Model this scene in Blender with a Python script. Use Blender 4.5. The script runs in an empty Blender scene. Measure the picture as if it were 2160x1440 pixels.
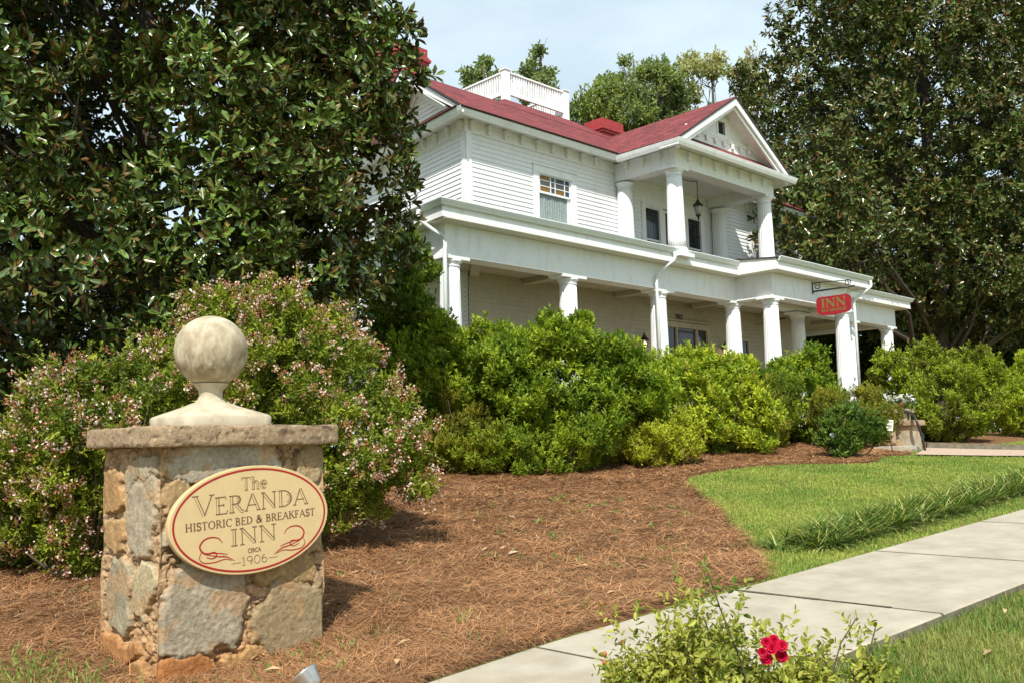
import bpy, math
import numpy as np
from mathutils import Matrix, Vector
R = math.radians
D = bpy.data
scene = bpy.context.scene
COL = scene.collection

# ---------------------------------------------------------------- camera
CAM = dict(f=1948.75, yaw=.7696, pitch=.1093, roll=-.0235)
C = np.array([-14.0612, -15.9353, 1.5989])
_cy, _sy, _cp, _sp = math.cos(CAM['yaw']), math.sin(CAM['yaw']), math.cos(CAM['pitch']), math.sin(CAM['pitch'])
FW = np.array([_sy*_cp, _cy*_cp, _sp]); _rt = np.array([_cy, -_sy, 0.]); _up = np.cross(_rt, FW)
_cr, _sr = math.cos(CAM['roll']), math.sin(CAM['roll'])
RT = _cr*_rt + _sr*_up; UP = -_sr*_rt + _cr*_up
cam = D.cameras.new('camera'); cam_ob = D.objects.new('camera', cam); COL.objects.link(cam_ob)
cam.sensor_width = 36; cam.lens = CAM['f']/2160*36; cam.clip_start = .05; cam.clip_end = 1500
m = Matrix.Identity(4)
for i in range(3):
    m[i][0], m[i][1], m[i][2], m[i][3] = RT[i], UP[i], -FW[i], C[i]
cam_ob.matrix_world = m
scene.camera = cam_ob

# ---------------------------------------------------------------- sun, sky, exposure
SUN = np.array([-.68, -.60, 1.07]); SUN /= np.linalg.norm(SUN)      # direction towards the sun
SUN_EL = math.asin(SUN[2]); SUN_AZ = math.atan2(SUN[0], SUN[1])
sun = D.lights.new('sun', 'SUN'); sun.energy = 5.0; sun.angle = R(.5); sun.color = (1, .955, .87)
sun_ob = D.objects.new('sun', sun); COL.objects.link(sun_ob)
sun_ob.rotation_euler = Vector(SUN).to_track_quat('Z', 'Y').to_euler(); sun_ob.location = (-20, -25, 30)
w = D.worlds.new('World'); scene.world = w; w.use_nodes = True
nt = w.node_tree; N = nt.nodes; Lk = nt.links
bg = N['Background']
sky = N.new('ShaderNodeTexSky'); sky.sky_type = 'NISHITA'; sky.sun_disc = False
sky.sun_elevation = SUN_EL; sky.sun_rotation = SUN_AZ; sky.air_density = 1.0; sky.dust_density = .6; sky.ozone_density = 1.2
tc = N.new('ShaderNodeTexCoord'); mp = N.new('ShaderNodeMapping'); mp.inputs['Scale'].default_value = (1.2, 1.2, 3.2)
nz = N.new('ShaderNodeTexNoise'); nz.inputs['Scale'].default_value = 2.2; nz.inputs['Detail'].default_value = 7; nz.inputs['Roughness'].default_value = .55
cr = N.new('ShaderNodeValToRGB'); cr.color_ramp.elements[0].position = .3; cr.color_ramp.elements[1].position = .72
cr.color_ramp.elements[0].color = (.5, .5, .5, 1); cr.color_ramp.elements[1].color = (.97, .97, .97, 1)
mx = N.new('ShaderNodeMix'); mx.data_type = 'RGBA'
Lk.new(tc.outputs['Generated'], mp.inputs['Vector']); Lk.new(mp.outputs['Vector'], nz.inputs['Vector']); Lk.new(nz.outputs['Fac'], cr.inputs['Fac'])
Lk.new(cr.outputs['Color'], mx.inputs['Factor']); Lk.new(sky.outputs['Color'], mx.inputs['A']); mx.inputs['B'].default_value = (7.4, 8.9, 9.5, 1)
Lk.new(mx.outputs['Result'], bg.inputs['Color']); bg.inputs['Strength'].default_value = .1
scene.view_settings.view_transform = 'Standard'; scene.view_settings.look = 'None'
scene.view_settings.exposure = 0.3; scene.view_settings.gamma = 1
scene.render.engine = 'CYCLES'
scene.cycles.max_bounces = 8; scene.cycles.diffuse_bounces = 4; scene.cycles.transparent_max_bounces = 12
scene.cycles.use_denoising = True

# ---------------------------------------------------------------- helpers
def ray(px, py): return FW + RT*(px-1080)/CAM['f'] - UP*(py-720)/CAM['f']
def at(px, py, d): return C + ray(px, py)*d            # a point at distance d along the view
def dep(p): return float((np.asarray(p, float)-C) @ FW)
def onY(px, py, Y):
    r = ray(px, py); return C + r*((Y-C[1])/r[1])
def ss(t):
    t = np.clip(t, 0, 1); return t*t*(3-2*t)
def far_edge(x): return -11.6 - .1*np.clip(np.asarray(x, float)+9.5, 0, None)
def near_edge(x): return far_edge(x) - 1.6
def zb(x):
    x = np.asarray(x, float)
    return np.where(x > -1, .78+.36*(1-np.exp(-np.clip(x+1, 0, None)/6)),
           np.where(x < -20, -.36-.6*(1-np.exp(np.clip(x+20, None, 0)/10)), .06*(x+14)))
def tz(x, y):
    y = np.asarray(y, float)
    return zb(x) + .5*ss((y+11)/10) - .11*np.exp(-((np.asarray(x, float)+11.1)**2/1.3+(y+10.0)**2/.75))
def ground_z(x, y):
    y = np.asarray(y, float)
    return tz(x, y) - .055*np.clip((far_edge(x)-.1-y)/1.3, 0, 1)
def onT(px, py):
    r = ray(px, py); t = 2.; pt, pg = None, None
    while t < 300:
        p = C+r*t; g = p[2]-float(tz(p[0], p[1]))
        if g < 0: return C+r*(pt+(t-pt)*pg/(pg-g))
        pt, pg = t, g; t *= 1.004
    return C+r*t

def hash3(i, j, k, s):
    n = (i*374761393 + j*668265263 + k*2147483647 + s*1274126177) & 0xffffffff
    n = ((n ^ (n >> 13))*1274126177) & 0xffffffff
    n = ((n ^ (n >> 16))*2246822519) & 0xffffffff
    return ((n ^ (n >> 15)) & 0xffff)/65535.
def vnoise(p, s=0):
    p = np.asarray(p, float); f = np.floor(p); i = f.astype(np.int64); u = p-f; u = u*u*(3-2*u)
    r = 0
    for a in (0, 1):
        for b in (0, 1):
            for c in (0, 1):
                wgt = (u[..., 0] if a else 1-u[..., 0])*(u[..., 1] if b else 1-u[..., 1])*(u[..., 2] if c else 1-u[..., 2])
                r = r + wgt*hash3(i[..., 0]+a, i[..., 1]+b, i[..., 2]+c, s)
    return r
def fbm(p, o=4, s=0):
    p = np.asarray(p, float); r = 0; a = .5; t = 0
    for k in range(o):
        r = r+a*vnoise(p*(2**k)+k*17.3, s+k); t += a; a *= .55
    return r/t

class MB:
    """collects shapes in world coordinates; build() links them as ONE mesh object"""
    def __init__(s): s.v = []; s.f = []; s.mi = []; s.m = 0; s.sm = []; s.smooth = False
    def add(s, vs, fs):
        b = len(s.v); s.v += [tuple(map(float, p)) for p in vs]
        for f in fs: s.f.append([b+i for i in f]); s.mi.append(s.m); s.sm.append(s.smooth)
        return s
    def box(s, x0, x1, y0, y1, z0, z1):
        return s.add([(x0,y0,z0),(x1,y0,z0),(x1,y1,z0),(x0,y1,z0),(x0,y0,z1),(x1,y0,z1),(x1,y1,z1),(x0,y1,z1)],
                     [(0,3,2,1),(4,5,6,7),(0,1,5,4),(1,2,6,5),(2,3,7,6),(3,0,4,7)])
    def prism(s, poly, vec):
        n = len(poly); p = [np.array(q, float) for q in poly]; v = np.array(vec, float)
        return s.add(p+[q+v for q in p], [list(range(n))[::-1], list(range(n, 2*n))]+[(i, (i+1) % n, n+(i+1) % n, n+i) for i in range(n)])
    def bar(s, a, b, w, h, up=(0, 0, 1)):
        a = np.array(a, float); b = np.array(b, float); d = b-a; d /= np.linalg.norm(d)
        x = np.cross(d, up); x /= np.linalg.norm(x); y = np.cross(x, d)
        q = [a+x*w/2*i+y*h/2*j for i, j in ((-1,-1),(1,-1),(1,1),(-1,1))]
        return s.prism(q, b-a)
    def tube(s, pts, rad, n=8, cap=True):
        pts = [np.array(p, float) for p in pts]
        if np.isscalar(rad): rad = [rad]*len(pts)
        sm = s.smooth; s.smooth = True
        vs = []; fs = []; ref = None
        for i, p in enumerate(pts):
            t = pts[min(i+1, len(pts)-1)]-pts[max(i-1, 0)]; t = t/(np.linalg.norm(t)+1e-9)
            if ref is None: ref = np.array([1., 0, 0]) if abs(t[0]) < .8 else np.array([0, 1., 0])
            x = ref-t*(ref@t); x /= np.linalg.norm(x)+1e-9; ref = x; y = np.cross(t, x)
            for k in range(n):
                a = 2*math.pi*k/n; vs.append(p+(x*math.cos(a)+y*math.sin(a))*rad[i])
        for i in range(len(pts)-1):
            for k in range(n):
                a, b = i*n+k, i*n+(k+1) % n; fs.append((a, b, b+n, a+n))
        s.add(vs, fs)
        if cap:
            s.smooth = False; L = len(s.v)-len(vs)
            s.f.append([L+k for k in range(n)][::-1]); s.f.append([L+(len(pts)-1)*n+k for k in range(n)]); s.mi += [s.m]*2; s.sm += [False]*2
        s.smooth = sm
        return s
    def lathe(s, prof, c=(0, 0, 0), n=20, flute=0, depth=.0, smooth=True):
        vs = []; fs = []; c = np.array(c, float); sm = s.smooth; s.smooth = smooth
        for r, z in prof:
            for k in range(n):
                a = 2*math.pi*k/n; rr = r*(1-depth*(.5-.5*math.cos(a*flute))) if flute else r
                vs.append(c+np.array([rr*math.cos(a), rr*math.sin(a), z]))
        for i in range(len(prof)-1):
            for k in range(n):
                a, b = i*n+k, i*n+(k+1) % n; fs.append((a, b, b+n, a+n))
        s.add(vs, fs); L = len(s.v)-len(vs)
        s.f.append([L+k for k in range(n)][::-1]); s.f.append([L+(len(prof)-1)*n+k for k in range(n)]); s.mi += [s.m]*2; s.sm += [False]*2
        s.smooth = sm
        return s
    def build(s, name, mat, root=None, parent=None):
        o = np.array(root.location if root is not None else (0, 0, 0), float)
        me = D.meshes.new(name); me.from_pydata([tuple(np.array(p)-o) for p in s.v], [], s.f)
        for mm in (mat if isinstance(mat, (list, tuple)) else [mat]): me.materials.append(mm)
        me.polygons.foreach_set('material_index', s.mi); me.polygons.foreach_set('use_smooth', s.sm); me.update()
        return link(name, me, root, parent)
def link(name, me, root=None, parent=None):
    ob = D.objects.new(name, me); COL.objects.link(ob)
    if parent is not None: ob.parent = parent
    elif root is not None: ob.parent = root
    return ob
def np_mesh(name, V, F, mat, root=None, parent=None, col=None, smooth=True, mi=None):
    """V (n,3), F (m,k) -> mesh object; col is a per-vertex colour attribute"""
    V = np.asarray(V, np.float32); F = np.asarray(F, np.int32)
    if root is not None: V = V-np.array(root.location, np.float32)
    me = D.meshes.new(name); k = F.shape[1]
    me.vertices.add(len(V)); me.vertices.foreach_set('co', V.ravel())
    me.loops.add(F.size); me.loops.foreach_set('vertex_index', F.ravel())
    me.polygons.add(len(F)); me.polygons.foreach_set('loop_start', np.arange(0, F.size, k, dtype=np.int32))
    try: me.polygons.foreach_set('loop_total', np.full(len(F), k, np.int32))
    except Exception: pass
    me.update(calc_edges=True)
    me.polygons.foreach_set('use_smooth', np.full(len(F), smooth))
    for mm in (mat if isinstance(mat, (list, tuple)) else [mat]): me.materials.append(mm)
    if mi is not None: me.polygons.foreach_set('material_index', np.asarray(mi, np.int32))
    if col is not None:
        a = me.color_attributes.new('col', 'FLOAT_COLOR', 'POINT')
        a.data.foreach_set('color', np.concatenate([col, np.ones((len(col), 1))], 1).astype(np.float32).ravel())
    me.update()
    return link(name, me, root, parent)
def thing(name, label, cat, loc=(0, 0, 0), group=None):
    o = D.objects.new(name, None); COL.objects.link(o); o.location = [float(q) for q in loc]
    o.empty_display_size = .2
    return tag(o, label, cat, group)
def tag(o, label, cat, group=None):
    o['label'] = label; o['category'] = cat
    if group: o['group'] = group
    return o
def kind(o, k): o['kind'] = k; return o

# ---------------------------------------------------------------- materials
def mat(name, base, rough=.6, spec=.4, base2=None, nscale=6., ndetail=5, npos=(.35, .7), bump=None, metal=0., attr=False, stretch=None, emit=None, trans=0., tcol=(1., 1., .5)):
    mt = D.materials.new(name); mt.use_nodes = True; t = mt.node_tree; n = t.nodes; l = t.links
    p = n['Principled BSDF']; p.inputs['Roughness'].default_value = rough; p.inputs['Specular IOR Level'].default_value = spec; p.inputs['Metallic'].default_value = metal
    p.inputs['Base Color'].default_value = (*base, 1)
    tcn = n.new('ShaderNodeTexCoord'); vec = tcn.outputs['Object']
    if stretch:
        mpn = n.new('ShaderNodeMapping'); mpn.inputs['Scale'].default_value = stretch; l.new(vec, mpn.inputs['Vector']); vec = mpn.outputs['Vector']
    colour = None
    if attr:
        a = n.new('ShaderNodeAttribute'); a.attribute_name = 'col'; colour = a.outputs['Color']
    if base2 is not None:
        z = n.new('ShaderNodeTexNoise'); z.inputs['Scale'].default_value = nscale; z.inputs['Detail'].default_value = ndetail; z.inputs['Roughness'].default_value = .6
        l.new(vec, z.inputs['Vector'])
        rmp = n.new('ShaderNodeMapRange'); rmp.inputs['From Min'].default_value = npos[0]; rmp.inputs['From Max'].default_value = npos[1]; l.new(z.outputs['Fac'], rmp.inputs['Value'])
        mxn = n.new('ShaderNodeMix'); mxn.data_type = 'RGBA'; l.new(rmp.outputs['Result'], mxn.inputs['Factor'])
        if attr:
            mxn.blend_type = 'MULTIPLY'; l.new(colour, mxn.inputs['A']); mxn.inputs['B'].default_value = (*base2, 1)
        else:
            mxn.inputs['A'].default_value = (*base, 1); mxn.inputs['B'].default_value = (*base2, 1)
        colour = mxn.outputs['Result']
    if colour is not None: l.new(colour, p.inputs['Base Color'])
    if bump:
        zb_ = n.new('ShaderNodeTexNoise'); zb_.inputs['Scale'].default_value = bump[0]; zb_.inputs['Detail'].default_value = 6; l.new(vec, zb_.inputs['Vector'])
        bp = n.new('ShaderNodeBump'); bp.inputs['Strength'].default_value = bump[1]; bp.inputs['Distance'].default_value = bump[2]
        l.new(zb_.outputs['Fac'], bp.inputs['Height']); l.new(bp.outputs['Normal'], p.inputs['Normal'])
    if emit:
        p.inputs['Emission Color'].default_value = (*emit[0], 1); p.inputs['Emission Strength'].default_value = emit[1]
    if trans:
        tr = n.new('ShaderNodeBsdfTranslucent'); mxs = n.new('ShaderNodeMixShader'); mxs.inputs['Fac'].default_value = trans
        if colour is not None:
            tm = n.new('ShaderNodeMix'); tm.data_type = 'RGBA'; tm.blend_type = 'MULTIPLY'; tm.inputs['Factor'].default_value = 1
            l.new(colour, tm.inputs['A']); tm.inputs['B'].default_value = (*tcol, 1); l.new(tm.outputs['Result'], tr.inputs['Color'])
        else: tr.inputs['Color'].default_value = (*base, 1)
        l.new(p.outputs['BSDF'], mxs.inputs[1]); l.new(tr.outputs['BSDF'], mxs.inputs[2]); l.new(mxs.outputs['Shader'], n['Material Output'].inputs['Surface'])
    return mt
M = {}
M['white'] = mat('white_paint', (.80, .81, .82), .5, .4, (.70, .71, .70), 2.2, 7, (.48, .82), (40, .15, .002), stretch=(1.6, 1.6, .5))
M['white_trim'] = mat('white_trim_paint', (.80, .81, .81), .45, .4, (.62, .63, .61), 4., 7, (.5, .85), stretch=(1.5, 1.5, .5))
M['cream'] = mat('cream_porch_tone', (.43, .38, .28), .6, .3, (.37, .325, .235), 4., 4)  # even tan tone for the veranda surfaces, darker than the upper walls
M['gutter'] = mat('gutter_metal_paint', (.72, .76, .75), .35, .5, (.62, .66, .64), 5., 4, (.5, .8))
M['soffit'] = mat('soffit_bounce_tint', (.74, .73, .66), .6, .3)  # yellowish reflected light put into the soffit's base colour
M['dark_edge'] = mat('dark_roof_edge', (.055, .045, .045), .8, .2)
M['iron'] = mat('black_iron', (.018, .018, .02), .45, .5)
M['bronze'] = mat('dark_bronze', (.03, .022, .018), .4, .5)
M['red_brick'] = mat('red_painted_brick', (.36, .045, .048), .6, .35, (.24, .032, .034), 7., 5, (.4, .75), (30, .35, .01))
M['brown_door'] = mat('brown_door_wood', (.05, .018, .014), .35, .5)
M['room'] = mat('dark_room', (.03, .03, .032), .9, .1)
M['curtain'] = mat('lace_curtain', (.30, .36, .35), .9, .1, (.16, .2, .2), 30., 3)
M['glass'] = mat('window_glass', (.02, .025, .03), .06, .6)
M['amber'] = mat('amber_glass', (.20, .11, .02), .08, .6)
M['blue'] = mat('blue_glass', (.025, .07, .13), .08, .6)
M['grey_glass'] = mat('grey_glass', (.075, .08, .085), .08, .6)
M['bulb'] = mat('lit_bulb', (1, .8, .5), .4, .3, emit=((1, .72, .38), 5.))
M['lantern_glass'] = mat('lantern_glass', (.35, .34, .32), .15, .5)
M['sign_red'] = mat('red_sign_paint', (.34, .016, .027), .35, .4, (.27, .014, .021), 12., 4)
M['sign_gold'] = mat('green_gold_paint', (.19, .145, .04), .4, .4)
M['sign_tan'] = mat('tan_sign_board', (.57, .43, .225), .55, .35, (.53, .395, .20), 14., 4)
M['sign_brown'] = mat('brown_lettering', (.15, .085, .047), .6, .2)
M['sign_line'] = mat('red_lettering', (.33, .015, .012), .5, .3)
M['bark'] = mat('grey_bark', (.12, .10, .08), .9, .15, (.06, .048, .04), 9., 6, (.35, .7), (18, .6, .03))
M['stem'] = mat('shrub_stem', (.10, .075, .05), .9, .15)
M['leaf'] = mat('leaf', (.1, .2, .03), .55, .3, attr=True, trans=.26, tcol=(1.25, 1.35, .45))
M['leaf_far'] = mat('far_leaf', (.1, .2, .03), .7, .2, attr=True, trans=.3, tcol=(1.2, 1.3, .5))
M['leaf_gloss'] = mat('glossy_leaf', (.05, .1, .02), .29, .7, attr=True)
M['leaf_under'] = mat('brown_leaf_underside', (.2, .1, .04), .8, .15, attr=True)
M['petal'] = mat('petal', (.8, .6, .6), .6, .2, attr=True, trans=.25, tcol=(1, 1, 1))
M['rose'] = mat('red_rose_petal', (.60, .008, .055), .5, .3, trans=.2)
M['grass'] = mat('grass_blade', (.1, .2, .03), .6, .25, attr=True, trans=.3, tcol=(1.2, 1.25, .5))
M['needle'] = mat('pine_needle', (.2, .1, .05), .8, .15, attr=True)
M['concrete'] = mat('sidewalk_concrete', (.43, .385, .305), .85, .2, (.30, .26, .195), 3.2, 13, (.33, .74), (160, .35, .004))
M['concrete_edge'] = mat('dirty_concrete_edge', (.20, .175, .13), .9, .2, (.11, .10, .07), 9., 6)
M['finial'] = mat('weathered_cast_stone', (.51, .445, .33), .85, .2, (.33, .27, .18), 7., 10, (.42, .70), (90, .3, .004))
M['stone'] = mat('field_stone', (.4, .35, .28), .85, .2, attr=True, base2=(.62, .58, .52), nscale=34., ndetail=8, npos=(.4, .72), bump=(60, .5, .01))
M['slab'] = mat('cap_stone', (.36, .26, .16), .9, .2, attr=True, base2=(.6, .55, .5), nscale=40., ndetail=8, npos=(.4, .7), bump=(70, .6, .01))
M['brick_path'] = mat('brick_path', (.48, .36, .28), .85, .2, (.38, .27, .20), 12., 6)
M['metal'] = mat('worn_aluminium', (.62, .6, .56), .32, .5, metal=.85, base2=(.5, .48, .44), nscale=20.)
M['plastic_white'] = mat('white_plastic', (.8, .8, .8), .4, .4)
M['card'] = mat('pale_card', (.80, .79, .66), .6, .3)
M['black_print'] = mat('black_print', (.02, .02, .02), .6, .2)
def shingle_mat(name, a, b, c):
    mt = D.materials.new(name); mt.use_nodes = True; t = mt.node_tree; n = t.nodes; l = t.links; p = n['Principled BSDF']
    p.inputs['Roughness'].default_value = .85; p.inputs['Specular IOR Level'].default_value = .25
    at_ = n.new('ShaderNodeAttribute'); at_.attribute_name = 'uvw'
    sep = n.new('ShaderNodeSeparateXYZ'); l.new(at_.outputs['Vector'], sep.inputs['Vector'])
    cmb = n.new('ShaderNodeCombineXYZ'); l.new(sep.outputs['X'], cmb.inputs['X']); l.new(sep.outputs['Y'], cmb.inputs['Y'])
    br = n.new('ShaderNodeTexBrick'); br.offset = .37; br.inputs['Scale'].default_value = 1.; br.inputs['Brick Width'].default_value = .34; br.inputs['Row Height'].default_value = .145
    br.inputs['Mortar Size'].default_value = .006; br.inputs['Mortar Smooth'].default_value = .3; br.inputs['Bias'].default_value = 0
    br.inputs['Color1'].default_value = (*a, 1); br.inputs['Color2'].default_value = (*b, 1); br.inputs['Mortar'].default_value = (*c, 1)
    l.new(cmb.outputs['Vector'], br.inputs['Vector'])
    z = n.new('ShaderNodeTexNoise'); z.inputs['Scale'].default_value = 4.; z.inputs['Detail'].default_value = 8; z.inputs['Roughness'].default_value = .75; l.new(cmb.outputs['Vector'], z.inputs['Vector'])
    rm = n.new('ShaderNodeMapRange'); rm.inputs['From Min'].default_value = .3; rm.inputs['From Max'].default_value = .75; rm.inputs['To Min'].default_value = .62; rm.inputs['To Max'].default_value = 1.35; l.new(z.outputs['Fac'], rm.inputs['Value'])
    mxn = n.new('ShaderNodeMix'); mxn.data_type = 'RGBA'; mxn.blend_type = 'MULTIPLY'; mxn.inputs['Factor'].default_value = 1
    l.new(br.outputs['Color'], mxn.inputs['A']); l.new(rm.outputs['Result'], mxn.inputs['B']); l.new(mxn.outputs['Result'], p.inputs['Base Color'])
    bp = n.new('ShaderNodeBump'); bp.inputs['Strength'].default_value = 1.; bp.inputs['Distance'].default_value = .03; l.new(br.outputs['Fac'], bp.inputs['Height']); bp.invert = True; l.new(bp.outputs['Normal'], p.inputs['Normal'])
    return mt
M['shingle'] = shingle_mat('red_shingle', (.25, .053, .054), (.14, .033, .035), (.055, .016, .016))
M['porch_roof'] = mat('dark_porch_roofing', (.07, .045, .045), .85, .2)
# ================================================================ THE HOUSE
def roof_obj(name, polys, root, mats, th=.05, parent=None, dark_sides=True):
    V = []; F = []; MI = []; UVW = []
    o = np.array(root.location)
    for poly in polys:
        P = [np.array(p, float) for p in poly]; n = np.cross(P[1]-P[0], P[2]-P[0]); n /= np.linalg.norm(n)
        if n[2] < 0: P = P[::-1]; n = -n
        u = np.cross((0, 0, 1), n); u = u/np.linalg.norm(u) if np.linalg.norm(u) > 1e-6 else np.array([1., 0, 0]); v = np.cross(n, u)
        b = len(V); k = len(P)
        for p in P: V.append(p-o); UVW.append((p@u, p@v, 0))
        F.append(list(range(b, b+k))); MI.append(0)
        b2 = len(V)
        for p in P: V.append(p-n*th-o); UVW.append((0, 0, 0))
        F.append([b2+i for i in range(k)][::-1]); MI.append(1)
        for i in range(k):
            j = (i+1) % k; F.append([b+i, b2+i, b2+j, b+j]); MI.append(1)
    me = D.meshes.new(name); me.from_pydata([tuple(v) for v in V], [], F)
    for mm in mats: me.materials.append(mm)
    me.polygons.foreach_set('material_index', MI)
    a = me.attributes.new('uvw', 'FLOAT_VECTOR', 'POINT'); a.data.foreach_set('vector', np.array(UVW, np.float32).ravel()); me.update()
    return link(name, me, root, parent)

house = thing('inn_house', 'white two storey clapboard house with red roof, columned veranda and upper portico', 'house', (7.7, 0, 1.4))
LA = .125; LD = np.array([math.sin(LA), math.cos(LA), 0]); LN = np.array([-math.cos(LA), math.sin(LA), 0])   # left wall direction, outward normal
def lw(s, off, z): return np.array([0, 0, z])+LD*s+LN*off

def clapboards(mb, A, d, n, length, z0, z1, holes=(), exp=.115, top=None):
    """lapped boards on a wall from A along d, facing n; holes are (s0,s1,z0,z1); top(z)->(smin,smax) trims a gable"""
    A = np.array(A, float); d = np.array(d, float); n = np.array(n, float)
    k = int(math.ceil((z1-z0)/exp))
    for i in range(k):
        a, b = z0+i*exp, min(z0+(i+1)*exp, z1)
        segs = [(0., length)]
        if top:
            lo, hi = top((a+b)/2); segs = [(lo, hi)] if hi > lo else []
        for h in holes:
            if b > h[2]+.01 and a < h[3]-.01:
                ns = []
                for s0, s1 in segs:
                    if h[1] <= s0 or h[0] >= s1: ns.append((s0, s1))
                    else:
                        if h[0] > s0: ns.append((s0, h[0]))
                        if h[1] < s1: ns.append((h[1], s1))
                segs = ns
        for s0, s1 in segs:
            p = lambda s, o, z: A+d*s+n*o+np.array([0, 0, z])
            mb.add([p(s0, .026, a), p(s1, .026, a), p(s1, .006, b), p(s0, .006, b), p(s0, .0, a), p(s1, .0, a)],
                   [(0, 1, 2, 3), (4, 5, 1, 0)])

# ---- walls
FX = 15.5
win_u = [(2.2, 3.88), (11.55+.75, 13.98)]            # upper windows, outer casing
UP_H = [(2.25, 3.83, 7.15, 8.6), (6.6, 9.8, 6.7, 8.32), (12.35, 13.93, 7.15, 8.6)]
wl = MB()
clapboards(wl, (0, 0, 0), (1, 0, 0), (0, -1, 0), FX, 6.75, 8.96, UP_H)
clapboards(wl, (0, 0, 0), LD, LN, 9, 6.6, 8.96)
clapboards(wl, (0, 0, 0), LD, LN, 9, 2.6, 6.0)
clapboards(wl, (FX, 0, 0), (0, 1, 0), (1, 0, 0), 9, 2.6, 8.96)
# gable on the left wall, above the pent roof
RID_Y, RID_Z = 2.1, 11.07
gt = lambda z: (max(.2, (z-9.25)/.665), 4.6-max(.2, (z-9.25)/.665))
clapboards(wl, (0, 0, 0), LD, LN, 9, 9.3, 10.9, top=gt)
wl.build('wall', M['white'], house)
wb = MB()                                             # solid core behind the boards
for x0, x1, z0, z1 in ((0, 2.25, 6, 9.3), (2.25, 3.83, 6, 7.15), (2.25, 3.83, 8.6, 9.3), (3.83, 6.6, 6, 9.3), (6.6, 9.8, 6, 6.7), (6.6, 9.8, 8.32, 9.3), (9.8, 12.35, 6, 9.3), (12.35, 13.93, 6, 7.15), (12.35, 13.93, 8.6, 9.3), (13.93, FX, 6, 9.3)):
    wb.box(x0+.001, x1-.001, .002, .12, z0, z1)
wb.prism([lw(.03, -.004, 2.5), lw(9, -.004, 2.5), lw(9, -.004, 9.3), lw(.03, -.004, 9.3)], -LN*.12)
wb.prism([lw(.1, -.006, 9.31), lw(4.5, -.006, 9.31), lw(2.3, -.006, 10.95)], -LN*.1)
wb.box(FX-.12, FX-.002, .13, 9, 2.5, 9.3); wb.box(1.5, FX-.13, 8.7, 8.9, 2.5, 9.3)
wb.build('wall_core', M['white'], house)
# lower wall under the veranda, cream clapboards, door opening
LOW_H = [(7.35, 9.75, 2.6, 5.02), (10.9, 12.0, 3.2, 4.75)]
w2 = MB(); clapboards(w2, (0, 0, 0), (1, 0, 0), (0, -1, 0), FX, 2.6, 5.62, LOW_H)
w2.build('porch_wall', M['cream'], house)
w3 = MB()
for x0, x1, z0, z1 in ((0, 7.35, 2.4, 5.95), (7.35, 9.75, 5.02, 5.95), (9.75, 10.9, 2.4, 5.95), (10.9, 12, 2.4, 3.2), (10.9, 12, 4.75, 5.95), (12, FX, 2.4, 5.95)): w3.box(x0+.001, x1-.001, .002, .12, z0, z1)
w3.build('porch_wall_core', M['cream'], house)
rm = MB(); rm.box(.4, 15, .9, 1.0, 2.5, 9.1); rm.box(.4, 15, .13, .9, 5.9, 6.0); rm.box(.4, 15, .13, .9, 2.45, 2.5); rm.build('room', M['room'], house)

# ---- corner boards, frieze, brackets, cornice
tr = MB()
tr.box(-.005, .17, -.035, 0, 6.7, 8.95);  tr.prism([lw(.0, .0, 6.6), lw(.16, .0, 6.6), lw(.16, .035, 6.6), lw(0, .035, 6.6)], (0, 0, 2.35))
tr.build('corner_board', M['white_trim'], house); tr = MB(); tr.box(FX-.16, FX+.03, -.035, 0, 6.7, 8.95); tr.build('corner_board', M['white_trim'], house)
fr = MB()
fr.box(-.03, FX+.03, -.032, 0, 8.95, 9.27); fr.prism([lw(.0, 0, 8.95), lw(9, 0, 8.95), lw(9, .032, 8.95), lw(0, .032, 8.95)], (0, 0, .32))
frz = fr.build('frieze', M['white_trim'], house)
BK = []
for x in list(np.arange(.13, 5.0, .56))+list(np.arange(11.0, 15.4, .56)): BK.append(((x, -.033), (1, 0), (0, -1)))
for s in np.arange(.1, 8, .56):
    BK.append((tuple(lw(s, .033, 0)[:2]), tuple(LD[:2]), tuple(LN[:2])))
PB = -2.1; PX0, PX1 = 5.45, 10.35                      # portico beam outer faces
for x in np.arange(PX0+.55, PX1-.1, .62): BK.append(((x, PB-.002), (1, 0), (0, -1), -.1))
for y in np.arange(-1.6, -.1, .55): BK.append(((PX0-.002, y), (0, 1), (-1, 0), -.1)); BK.append(((PX1+.002, y), (0, 1), (1, 0), -.1))
for q in BK:
    p0, d0_, n0 = [np.array((*v, 0.)) for v in q[:3]]; dz_ = q[3] if len(q) > 3 else 0; bk = MB()
    for a_, b_, h0_, h1_ in ((.05, .10, 9.08, 9.22), (.035, .07, 9.0, 9.079)): bk.prism([p0-d0_*a_+(0, 0, h0_+dz_), p0+d0_*a_+(0, 0, h0_+dz_), p0+d0_*a_+n0*b_+(0, 0, h0_+dz_), p0-d0_*a_+n0*b_+(0, 0, h0_+dz_)], (0, 0, h1_-h0_))
    bk.build('eave_bracket', M['white_trim'], house, frz)
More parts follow.
